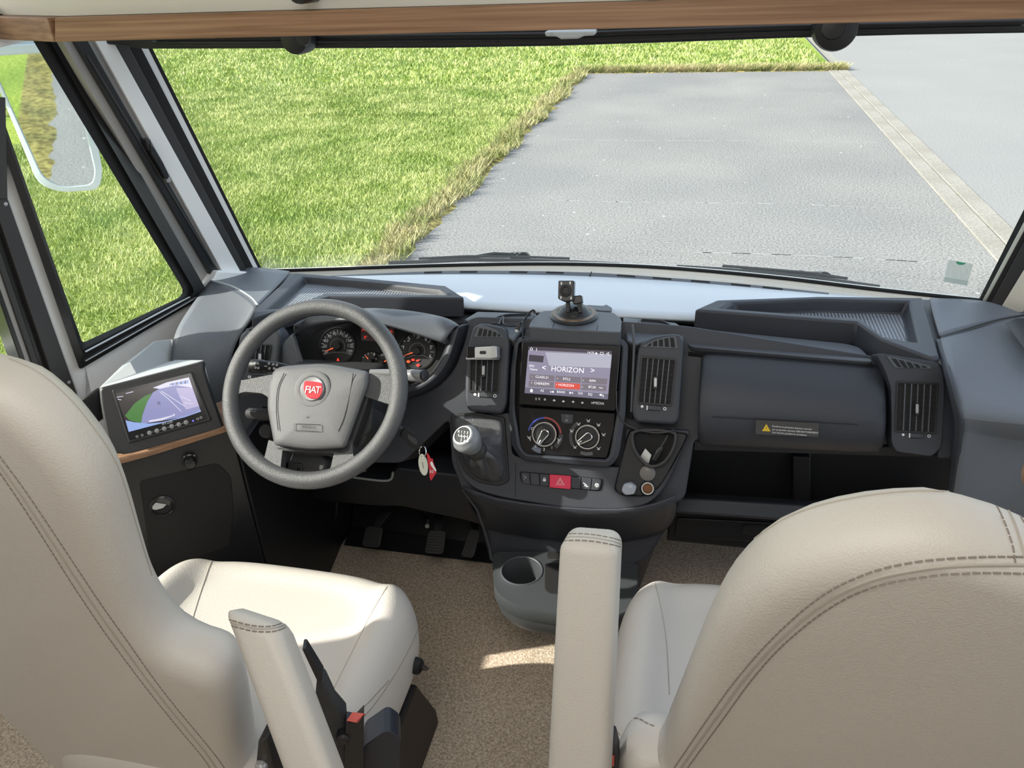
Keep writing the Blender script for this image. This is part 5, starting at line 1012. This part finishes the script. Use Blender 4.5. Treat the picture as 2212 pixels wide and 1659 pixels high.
B().loops([[MN.hit(214, 836)] + tp[1:5] + [MN.hit(441, 777)], [p + V((0, 0, -.06)) for p in [MN.hit(214, 836)] + tp[1:5] + [MN.hit(441, 777)]]]).build('top_cover', SILLP, mh, bevel=.004)
B().prism([at(160, 872, y=1.16), at(214, 835, y=1.20), at(232, 900, y=1.20), at(200, 920, y=1.14)], (-.03, .03, -.02)).build('side_cover', BLK, mh, bevel=.006)
mo_ = thing('reversing_monitor', 'small screen showing the reversing camera view of a lane beside grass', 'monitor', MN.hit(345, 940, .01))
B().prism(MN.loop(rnd([(241, 843), (415, 801), (458, 908), (278, 958)], 4), .010), -MN.n * .012).build('bezel', BLK, mo_, bevel=.003)
B().prism(MN.loop(rnd([(247, 846), (412, 806), (448, 905), (280, 952)], 3), .0108), -MN.n * .003).build('face', GLOSS, mo_)
def em_(n, c, s=1.0): return mat(n, (.02, .02, .02), .15, emit=c, es=s)
mscr = B().prism(MN.loop([(250, 850), (408, 815), (434, 889), (278, 933)], .0112), -MN.n * .001).build('screen', em_('cam_dark', (.025, .018, .018)), mo_, smooth=False)
b = B(); F2 = lambda pts, w, m: b.poly(MN.loop(pts, w), m)
F2([(330, 838), (360, 826), (408, 815), (416, 838), (380, 832), (345, 840)], .0115, 0)                       # bright distance
F2([(345, 839), (380, 832), (416, 838), (434, 889), (400, 900), (313, 915), (305, 914), (308, 895), (318, 868), (330, 848)], .0114, 1)   # lane
F2([(270, 898), (290, 872), (312, 856), (328, 849), (318, 868), (308, 893), (305, 914), (280, 908)], .0116, 2)   # grass
F2([(380, 838), (416, 838), (430, 877), (402, 885), (388, 858)], .01145, 3)
F2([(271, 908), (290, 912), (320, 915), (350, 912), (400, 901), (434, 886), (434, 889), (278, 933)], .0117, 4)
F2([(322, 908), (345, 904), (372, 897), (377, 893), (378, 897), (350, 908), (322, 912)], .0119, 0)
for p, q in (((345, 846), (364, 862)), ((364, 862), (392, 889)), ((349, 845), (400, 878)), ((390, 856), (412, 866)), ((398, 870), (416, 872)), ((252, 858), (266, 856)), ((272, 850), (288, 846)), ((254, 862), (262, 864))): 
    a = np.array(p, float); c = np.array(q, float); d = (c - a) / np.linalg.norm(c - a); n = np.array((-d[1], d[0])) * .7
    F2([tuple(a - n), tuple(c - n), tuple(c + n), tuple(a + n)], .0119, 0)
F2([(339, 868), (346, 867), (347, 873), (341, 875)], .0118, 5)
for i in range(9): x = 366 + i * 4.6; F2([(x, 829 - i * .9), (x + 4, 828 - i * .9), (x + 4, 832 - i * .5), (x, 833 - i * .5)], .0118, 5 if i % 2 else 4)
b.build('camera_view', [em_('cam_white', (.72, .70, .85)), em_('cam_lane', (.27, .28, .52)), em_('cam_grass', (.06, .20, .04)), em_('cam_lot', (.50, .45, .68)), em_('cam_bumper', (.30, .42, .78)), em_('cam_grey', (.16, .16, .30))], mscr, smooth=False)
FT = Fr(MN.hit(360, 912, .0112), MN.n, right=MN.hit(400, 903, .01) - MN.hit(320, 925, .01))
b = B(); letters(b, FT, [('TFT LCD', 361, 914, 4.5)], .0002); b.build('brand_text', INK, mo_, smooth=False)
for i, (x, y) in enumerate(((323, 935), (339, 930.5), (355, 926), (371, 921), (386.5, 917), (402, 912.5))):
    k = MN.mpx(x, y); B().lathe(MN.hit(x, y, .0108), MN.n, [(5.3 * k, 0), (5 * k, .0015), (.0005, .002)], 16).build('button', mat('button_grey', (.22, .22, .22), .4) if 'button_grey' not in MATS else MATS['button_grey'], mo_)
b = B()
for x, y in ((296, 943), (307, 940), (427, 905), (434, 902)): arcband(b, MN, x, y, 1.6, 3, 0, 359, .0112, 12)
for x, y in ((331, 933), (347, 928), (363, 923.5), (379, 919), (394.5, 914.5)): arcband(b, MN, x, y, .1, 1.2, 0, 359, .0112, 8)
b.build('button_marks', INKD, mo_, smooth=False)
b = B(); arcband(b, MN, 417, 909, .1, 2.2, 0, 359, .0112, 10); b.build('status_light', mat('blue_led', (.1, .1, .6), .3, emit=(.2, .2, 1), es=.6), mo_, smooth=False)
sh = thing('wooden_side_shelf', 'narrow oak shelf edge under the reversing monitor left of the steering wheel', 'shelf', MN.hit(350, 985))
st_ = [(238, 984), (244, 992), (262, 990), (320, 974), (400, 949), (498, 918)]; P0 = [MN.hit(a, c, .006) for a, c in st_]
B().loops([P0 + [p + V((-.05, .12, 0)) for p in P0[::-1]], [p + V((0, 0, -.014)) for p in P0] + [p + V((-.05, .12, -.014)) for p in P0[::-1]]]).build('shelf_board', WOOD, sh, bevel=.003)
zs = P0[2].z
BP_ = Fr(MN.hit(345, 975, -.012), (.57, -.82, 0))
lp = thing('driver_side_panel', 'black lower side panel with control knob and air outlet left of the steering column', 'side panel', (BP_.o.x, BP_.o.y, 0))
pn = [BP_.hit(a, c) for a, c in ((248, 992), (498, 922))]; 
bl = [V((p.x, p.y, 0.0)) for p in pn]
B().prism(pn + bl[::-1], -BP_.n * .03).build('panel', BLK, lp, bevel=.003)
e0 = BP_.hit(250, 1000); B().prism([e0, e0 - BP_.u * .016, V((e0.x, e0.y, 0)) - BP_.u * .016, V((e0.x, e0.y, 0))], -BP_.n * .03).build('panel_edge', mat('brown_edge', (.075, .055, .045), .5), lp)
k = BP_.mpx(410, 994)
kb_ = B().lathe(BP_.hit(410, 994), BP_.n, [(18 * k, 0), (18 * k, .003), (15 * k, .005), (14 * k, .014), (11 * k, .018), (.001, .019)], 28).build('knob', RAIL, lp)
b = B()
for x, y in ((398, 986), (409, 983), (420, 984)): b.poly(circ(BP_, x, y, 2.0, 10, .006))
b.build('knob_marks', INKD, kb_, smooth=False)
k = BP_.mpx(349, 1092)
ao = B().lathe(BP_.hit(351, 1092), BP_.n, [(29 * k, 0), (29 * k, .004), (25 * k, .007), (22 * k, .004), (21.5 * k, .0015), (.0005, .0015)], 36).build('air_outlet', RAIL, lp)
b = B().prism(BP_.loop([(329, 1094), (336, 1086), (360, 1090), (352, 1098), (336, 1102), (328, 1100)], .004), -BP_.n * .002); b.build('air_flap', SILLP, ao, bevel=.001)
b = B().prism(BP_.loop([(335, 1083), (345, 1076), (365, 1072), (371, 1080), (366, 1094), (360, 1090)], .003), -BP_.n * .002); b.build('air_flap', RAIL, ao, bevel=.001)
b = B().prism(BP_.loop(rnd([(300, 1040), (470, 1000), (500, 1030), (505, 1100), (498, 1180), (330, 1240)], 12), .002), -BP_.n * .01); b.build('inner_panel', BLKM, lp, bevel=.003)
# ------------------------------------------------------------------ footwell and pedals
fw = thing('footwell_liner', 'black rubber footwell liner with ribbed foot rest under the steering wheel', 'footwell liner', (-.6, 1.75, .001))
B().loops([[(x, 1.73, .002), (x, 1.80, .02), (x, 1.97, .30), (x, 2.0, .62), (x, 2.015, .62), (x, 2.015, .002)] for x in (-.80, -.08)], True, True).build('toe_board', BLK, fw, bevel=.006)
B().loops([[(x, 1.30, .002), (x, 1.30, .05), (x, 1.55, .06), (x, 1.72, .12), (x, 1.95, .40), (x, 2.015, .40), (x, 2.015, .002)] for x in (-.832, -.80)], True, True).build('arch_cover', BLK, fw, bevel=.01)
B().prism([(pn[1].x, pn[1].y + .01, 0), (pn[1].x, pn[1].y + .01, .67), (-.84, 1.99, .67), (-.84, 1.99, 0)], (-.02, .0, 0)).build('arch_side_panel', BLK, fw, bevel=.004)
RF = Fr(at(665, 1150, y=1.66), (0, -.80, .6))
fr_ = B().prism(RF.loop(rnd([(636, 1100), (712, 1106), (706, 1200), (610, 1195)], 8), 0), -RF.n * .02).build('foot_rest', RUB, fw, bevel=.004)
b = B()
for i in range(8):
    x = 634 + i * 9.4; b.prism(RF.loop([(x, 1112), (x + 3.5, 1112), (x - 6, 1194), (x - 10, 1194)], .004), -RF.n * .005)
b.build('ribs', RUB, fr_, bevel=.001)
b = B().tube(smooth_path([at(540, 1150, y=1.70), at(548, 1110, y=1.74), at(566, 1086, y=1.78)], 6), .008, 8); b.build('liner_bead', RUB, fw)
def pedal(lab, pad_, arm, y, ribs_v=False):
    PF = Fr(at(*np.mean(np.array(pad_), 0), y=y), (0, -.86, .5))
    t = thing('pedal', lab, 'pedal', PF.hit(*np.mean(np.array(pad_), 0)), 'driver pedals')
    B().prism(PF.loop(rnd(pad_, 8), 0), -PF.n * .012).build('pad', PEDM, t, bevel=.003)
    b = B(); tl, tr_, br, bl = [np.array(p, float) for p in pad_]
    for i in range(1, 8 if not ribs_v else 5):
        s = i / (8 if not ribs_v else 5)
        if ribs_v: a, d = tl + (tr_ - tl) * s, bl + (br - bl) * s; n = np.array((1.3, 0))
        else: a, d = tl + (bl - tl) * s, tr_ + (br - tr_) * s; n = np.array((0, 1.2)); a = a + (d - a) * .06; d = d - (d - a) * .06
        b.prism(PF.loop([tuple(a - n), tuple(d - n), tuple(d + n), tuple(a + n)], .002), -PF.n * .003)
    b.build('ribs', RUB, t)
    b = B(); top = [at(*p, y=y + .07) for p in arm[:2]]; bot = [PF.hit(*p, -.010) for p in arm[2:]]
    b.prism(top + bot, (0, .012, 0)).build('arm', BLK, t, bevel=.003)
pedal('ribbed clutch pedal, the left one of three under the dash', [(790, 1137), (826, 1140), (818, 1184), (780, 1180)], [(822, 1098), (848, 1104), (818, 1142), (802, 1140)], 1.64)
pedal('ribbed brake pedal between the clutch and the accelerator', [(925, 1146), (962, 1148), (956, 1198), (916, 1195)], [(938, 1105), (962, 1112), (952, 1150), (934, 1150)], 1.64)
pedal('narrow ribbed accelerator pedal beside the centre console', [(1016, 1142), (1036, 1148), (1022, 1206), (994, 1202)], [(1016, 1120), (1034, 1126), (1030, 1150), (1018, 1150)], 1.66, True)
t = thing('pedal_sensor', 'small switch with grey tip hanging beside the brake pedal arm', 'sensor', at(925, 1120, y=1.72))
B().tube([at(912, 1112, y=1.76), at(922, 1125, y=1.74), at(923, 1140, y=1.73)], .009, 10).build('sensor_body', RAIL, t); B().lathe(at(923, 1136, y=1.72), (0, -1, .3), [(.007, 0), (.006, .004), (.001, .005)], 12).build('sensor_tip', SILLP, t)
# ------------------------------------------------------------------ seats
from mathutils.bvhtree import BVHTree
def bvh_of(o):
    b = BASE[o.name]; dg = bpy.context.evaluated_depsgraph_get(); e = o.evaluated_get(dg); me = e.to_mesh()
    t = BVHTree.FromPolygons([tuple(V(v.co) + b) for v in me.vertices], [tuple(p.vertices) for p in me.polygons]); e.to_mesh_clear(); return t
def onmesh(t, px, py, lift=.0006):
    d = (ROT @ V((px - W / 2, -(py - H / 2), -FPX))).normalized(); r = t.ray_cast(CAM, d)
    return None if r[0] is None else r[0] - d * lift
def seam(par, t, pix, name, m, r=.0012, dash=False, lift=.0006):
    P = [onmesh(t, a, c, lift) for a, c in sp2(pix, 8)]; P = [p for p in P if p is not None]
    if len(P) < 3: return
    b = B()
    if dash: stitches(b, P, r)
    else: b.tube(P, r, 6)
    return b.build(name, m, par, smooth=not dash)
def cushion(par, xc, hw, y0, y1, zt, seamx, flat=.0):
    oc = V((xc, (y0 + y1) / 2, 0)); hy = (y1 - y0) / 2
    out = []
    for i in range(96):
        a = 2 * math.pi * i / 96; ca, sa = math.cos(a), math.sin(a); e = 2 / 4.2
        x = math.copysign(abs(ca) ** e, ca) * hw; y = math.copysign(abs(sa) ** e, sa) * hy
        if y > 0: y *= 1 + .045 * (1 - (x / hw) ** 2)
        out.append(V((x, y, 0)))
    L = []
    for s, z in ((.88, -.17), (.95, -.165), (.985, -.145), (1.0, -.11), (1.0, -.075), (.985, -.042), (.955, -.018), (.90, .0), (.84, .008), (.78, .007), (.72, .0), (.68, -.006), (.60, -.008), (.45, -.008), (.25, -.009), (.08, -.009)):
        lp_ = []
        for p in out:
            q = p * s; u = abs(q.x) / hw; f = min(1, max(0, (u - .62) / .18)); f = f * f * (3 - 2 * f)
            v = (q.y / hy + 1) / 2
            dz = z + (.022 * f * (1 if s < .97 else .6)) - (.02 * max(0, .5 - v)) + (-.018 * max(0, (v - .8) / .2) ** 2 if s < .97 else 0)
            lp_.append(oc + V((q.x, q.y, zt + dz)))
        L.append(lp_)
    return B().loops(L).build('seat_cushion', LEATH, par, sub=1, ang=180)
def inset(pts, d):
    n = len(pts); out = []
    ar = sum(pts[i][0] * pts[(i + 1) % n][1] - pts[(i + 1) % n][0] * pts[i][1] for i in range(n)); sg = 1 if ar > 0 else -1
    for i in range(n):
        a = np.array(pts[i - 2]); c = np.array(pts[(i + 2) % n]); t = (c - a) / (np.linalg.norm(c - a) + 1e-9); out.append(tuple(np.array(pts[i]) + sg * np.array((-t[1], t[0])) * d))
    return out
def backrest(par, fr, pix, uc):
    hf = [fr.uv(a, c, -.066) for a, c in sp2(pix, 6)]; sg = 1 if hf[len(hf) // 2][0] > uc else -1
    hf = [q for q in hf if (q[0] - uc) * sg > .012]; hf.append((uc, hf[-1][1] + .002)); uv = hf + [(2 * uc - a, c) for a, c in hf[-2::-1]]
    uv = [(p.x, p.y) for p in resample([(a, c, 0) for a, c in uv], 200, True)]
    L = []
    for d, w in ((.034, .004), (.020, .001), (.008, -.007), (.002, -.018), (0, -.030), (.001, -.052), (.008, -.070), (.022, -.084), (.042, -.092)):
        L.append([fr.P(a, c, w) for a, c in inset(uv, d)])
    return B().loops(L).build('backrest', LEATH, par, ang=60)
def armrest(par, quad, yt, yb, dep=.075, cap=None):
    (a, b_, c, d) = quad
    P = [at(*a, y=yt), at(*b_, y=yt), at(*c, y=yb), at(*d, y=yb)]
    ax = ((P[0] + P[1]) / 2 - (P[2] + P[3]) / 2).normalized(); rt_ = (P[1] - P[0]).normalized(); fw_ = rt_.cross(ax).normalized()
    if fw_.y < 0: fw_ = -fw_
    o = B().loops([[P[3], P[2], P[2] + fw_ * dep, P[3] + fw_ * dep], [P[0], P[1], P[1] + fw_ * dep, P[0] + fw_ * dep]]).build('armrest', LEATH, par, bevel=.017, seg=5, ang=180)
    return o, P, ax, rt_, fw_
# driver seat
ds = thing('captain_chair', 'cream leather driver seat seen from behind with a raised right armrest', 'seat', (-.56, .9, 0))
cu = cushion(ds, -.560, .292, .64, 1.150, .490, .2)
DB = Fr((-.4, .60, 1.0), (0, -1, -.12))
br_ = backrest(ds, DB, [(300, 2050), (560, 1960), (580, 1800), (566, 1640), (548, 1500), (528, 1410), (490, 1372), (440, 1354), (400, 1332), (365, 1290), (338, 1235), (312, 1150), (290, 1070), (270, 1010), (245, 960), (210, 910), (170, 862), (130, 825), (85, 790), (45, 772), (0, 757), (-60, 745), (-150, 737), (-250, 733)], -.245)
bpy.context.view_layer.update()
tb = bvh_of(br_); tc_ = bvh_of(cu)
ua = [(-260, 792), (-190, 802), (-120, 842), (-60, 905), (0, 986), (55, 1061), (111, 1144), (166, 1227), (222, 1311), (277, 1388), (332, 1466), (388, 1538), (443, 1604), (482, 1655), (500, 1690)]
la = [(-255, 830), (-185, 842), (-115, 880), (-60, 940), (0, 1022), (55, 1103), (111, 1191), (166, 1277), (222, 1360), (277, 1435), (332, 1507), (388, 1576), (443, 1643), (470, 1690)]
seam(br_, tb, ua, 'stitching', STIT, .0008, True); seam(br_, tb, la, 'stitching', STIT, .0008, True)
seam(br_, tb, [((a + c) / 2, (b_ + d) / 2) for (a, b_), (c, d) in zip(ua, la)], 'seam', SEAMM, .0014, lift=.0)
seam(br_, tb, [(20, 775), (75, 800), (120, 833), (160, 872), (200, 922), (235, 972), (258, 1018), (280, 1085), (302, 1160), (328, 1243)], 'seam', SEAMM, .0010, lift=.0)
seam(cu, tc_, [(466, 1192), (450, 1230), (430, 1290), (412, 1350)], 'seam', SEAMM, .0013, lift=.0002)
seam(cu, tc_, [(868, 1234), (840, 1262), (800, 1330), (760, 1410), (730, 1470), (700, 1530)], 'seam', SEAMM, .0013, lift=.0002)
seam(cu, tc_, [(914, 1290), (905, 1350), (880, 1410), (845, 1470), (810, 1520), (780, 1555)], 'stitching', STIT, .0008, True); seam(cu, tc_, [(840, 1470), (805, 1508), (775, 1540)], 'stitching', STIT, .0008, True)
ar, P, ax, rt_, fw_ = armrest(ds, [(474, 1314), (596, 1354), (762, 1800), (654, 1800)], .60, .47, .066)
bpy.context.view_layer.update(); ta = bvh_of(ar)
seam(ar, ta, [(473, 1330), (500, 1340), (550, 1352), (590, 1352), (622, 1340)], 'stitching', STIT, .0009, True); seam(ar, ta, [(477, 1344), (505, 1353), (553, 1364), (595, 1363), (627, 1350)], 'stitching', STIT, .0009, True)
seam(ar, ta, [(475, 1337), (503, 1346), (552, 1358), (592, 1357), (625, 1345)], 'seam', SEAMM, .0011, lift=0)
DS = Fr((-.27, .68, .6), (.35, -.9, .1))
B().prism(DS.loop(rnd([(652, 1402), (660, 1400), (698, 1462), (694, 1475), (686, 1474)], 4), .01), -DS.n * .02).build('recliner_lever', BLK, ds, bevel=.004)
B().prism(DS.loop([(684, 1470), (700, 1472), (722, 1520), (746, 1548), (750, 1600), (752, 1720), (660, 1720)], .0), -DS.n * .03).build('side_cover', RUB, ds, bevel=.006)
B().prism(DS.loop(rnd([(786, 1612), (838, 1576), (866, 1596), (864, 1660), (846, 1770), (760, 1790)], 12), -.02), -DS.n * .05).build('side_cover', mat('navy_black', (.020, .021, .032), .45), ds, bevel=.01)
bk_ = B().prism(DS.loop(rnd([(747, 1559), (768, 1563), (786, 1544), (785, 1620), (784, 1720), (742, 1720)], 2), .012), -DS.n * .02).build('seat_belt_buckle', BLK, ds, bevel=.003)
BT = Fr(DS.hit(766, 1552, .012), (.1, -.55, .83))
B().prism(BT.loop(rnd([(748, 1557), (761, 1538), (787, 1541), (769, 1561)], 2), .004), -BT.n * .010).build('release_button', mat('buckle_red', (.62, .10, .08), .4), bk_, bevel=.003)
B().lathe(DS.hit(741, 1594, .01), DS.n, [(.010, -.01), (.010, .004), (.007, .007), (.001, .007)], 18).build('pivot_bolt', BLK, ds)
B().prism(DB.loop([(556, 1605), (575, 1598), (600, 1720), (545, 1720)], .03), -DB.n * .05).build('hinge_cover', BLK, ds, bevel=.004)
B().lathe(DB.hit(567, 1650, .03), DB.n, [(.009, 0), (.009, .006), (.006, .009), (.003, .006)], 16).build('hinge_bolt', SIL, ds)
B().loops([[(-.79, .64, .0), (-.31, .64, 0), (-.308, 1.175, 0), (-.79, 1.175, 0)], [(-.79, .64, .05), (-.31, .64, .05), (-.309, 1.17, .05), (-.79, 1.17, .05)], [(-.78, .66, .215), (-.318, .66, .215), (-.316, 1.10, .215), (-.78, 1.10, .215)]]).build('pedestal', STEEL, ds, bevel=.008)
SP = Fr((-.325, .9, .2), (1, 0, .1), right=(0, 1, 0))
b = B(); b.prism([(-.78, .70, .21), (-.335, .70, .21), (-.335, 1.04, .21), (-.78, 1.04, .21)], (0, 0, .15)); b.build('slide_rail', RAIL, ds, bevel=.003)
B().lathe(at(905, 1440, x=-.262), (1, -.2, 0), [(.016, -.08), (.016, .0), (.013, .004), (.001, .004)], 18).build('adjuster_knob', BLKM, ds)
B().prism([at(916, 1438, x=-.25), at(928, 1444, x=-.25), at(924, 1450, x=-.25), at(914, 1450, x=-.25)], (-.01, .006, 0)).build('adjuster_lever', STEEL, ds, bevel=.002)
b = B()
for q in ([(880, 1585), (905, 1580), (900, 1610), (876, 1612)], [(905, 1500), (911, 1498), (911, 1506), (905, 1508)]): b.prism([at(x, y, x=-.318) for x, y in q], (-.01, 0, 0))
b.build('pedestal_slots', BLKM, ds, smooth=False)
# passenger seat
ps = thing('captain_chair', 'cream leather passenger seat seen from behind with a raised left armrest', 'seat', (.41, .98, 0))
cu2 = cushion(ps, .405, .297, .72, 1.262, .488, .2)
PB = Fr((.4, .70, .5), (0, -1, -math.tan(math.radians(14))))
br2 = backrest(ps, PB, [(1500, 2200), (1345, 2150), (1312, 1980), (1314, 1800), (1324, 1680), (1330, 1610), (1340, 1572), (1358, 1550), (1378, 1545), (1398, 1556), (1416, 1562), (1432, 1548), (1450, 1500), (1475, 1436), (1500, 1370), (1528, 1298), (1560, 1230), (1600, 1178), (1640, 1140), (1690, 1108), (1750, 1085), (1820, 1068), (1900, 1056), (2000, 1050), (2080, 1052)], .012)
bpy.context.view_layer.update(); tb = bvh_of(br2); tc_ = bvh_of(cu2)
ua = [(1440, 1684), (1457, 1658), (1527, 1555), (1596, 1461), (1678, 1370), (1774, 1288), (1870, 1240), (1966, 1216), (2062, 1206), (2140, 1203), (2230, 1203)]
la = [(1470, 1684), (1486, 1658), (1560, 1556), (1630, 1461), (1702, 1384), (1798, 1310), (1894, 1266), (2014, 1244), (2080, 1239), (2150, 1238), (2230, 1240)]
seam(br2, tb, ua, 'stitching', STIT, .0008, True); seam(br2, tb, la, 'stitching', STIT, .0008, True)
seam(br2, tb, [((a + c) / 2, (b_ + d) / 2) for (a, b_), (c, d) in zip(ua, la)], 'seam', SEAMM, .0014, lift=0)
seam(br2, tb, [(2136, 1066), (2156, 1098), (2174, 1138), (2188, 1182), (2194, 1221)], 'stitching', STIT, .0008, True); seam(br2, tb, [(2166, 1068), (2190, 1092), (2206, 1118), (2222, 1150), (2232, 1200)], 'stitching', STIT, .0008, True)
seam(br2, tb, [(2151, 1067), (2174, 1096), (2191, 1130), (2204, 1170), (2212, 1205)], 'seam', SEAMM, .0012, lift=0)
seam(br2, tb, [(1545, 1282), (1575, 1225), (1612, 1180), (1650, 1149), (1700, 1118), (1760, 1095), (1830, 1078), (1905, 1066), (2000, 1060), (2100, 1068), (2212, 1086)], 'seam', SEAMM, .0011, lift=0)
for q in ([(1350, 1556), (1376, 1551), (1400, 1563), (1416, 1569)],): seam(br2, tb, q, 'stitching', STIT, .0008, True)
seam(cu2, tc_, [(1402, 1224), (1412, 1250), (1425, 1300), (1436, 1360), (1442, 1420), (1446, 1500)], 'seam', SEAMM, .0013, lift=.0002)
seam(cu2, tc_, [(1322, 1565), (1330, 1575), (1340, 1590)], 'stitching', STIT, .0008, True)
ar, P, ax, rt_, fw_ = armrest(ps, [(1206, 1168), (1334, 1178), (1306, 1800), (1172, 1800)], .72, .58)
bpy.context.view_layer.update(); ta = bvh_of(ar)
for dy, m, r, ds_ in ((0, STIT, .0009, True), (-7, SEAMM, .0012, False), (-14, STIT, .0009, True)):
    seam(ar, ta, [(1205, 1170 + dy), (1240, 1167 + dy), (1280, 1169 + dy), (1320, 1176 + dy), (1346, 1183 + dy)], 'stitching' if ds_ else 'seam', m, r, ds_, lift=.0006 if ds_ else 0)
QS = Fr((.14, .66, .6), (0, -1, .05))
bk_ = B().prism(QS.loop([(1318, 1604), (1326, 1608), (1334, 1640), (1332, 1720), (1310, 1720)], 0), -QS.n * .03).build('seat_belt_buckle', BLK, ps, bevel=.003)
B().prism(QS.loop([(1314, 1636), (1327, 1634), (1326, 1656), (1312, 1660)], .002), -QS.n * .01).build('release_button', MATS['buckle_red'], bk_, bevel=.001)
B().loops([[(.13, .70, .0), (.66, .70, 0), (.66, 1.22, 0), (.13, 1.22, 0)], [(.16, .72, .33), (.62, .72, .33), (.62, 1.12, .33), (.16, 1.12, .33)]]).build('pedestal', STEEL, ps, bevel=.008)
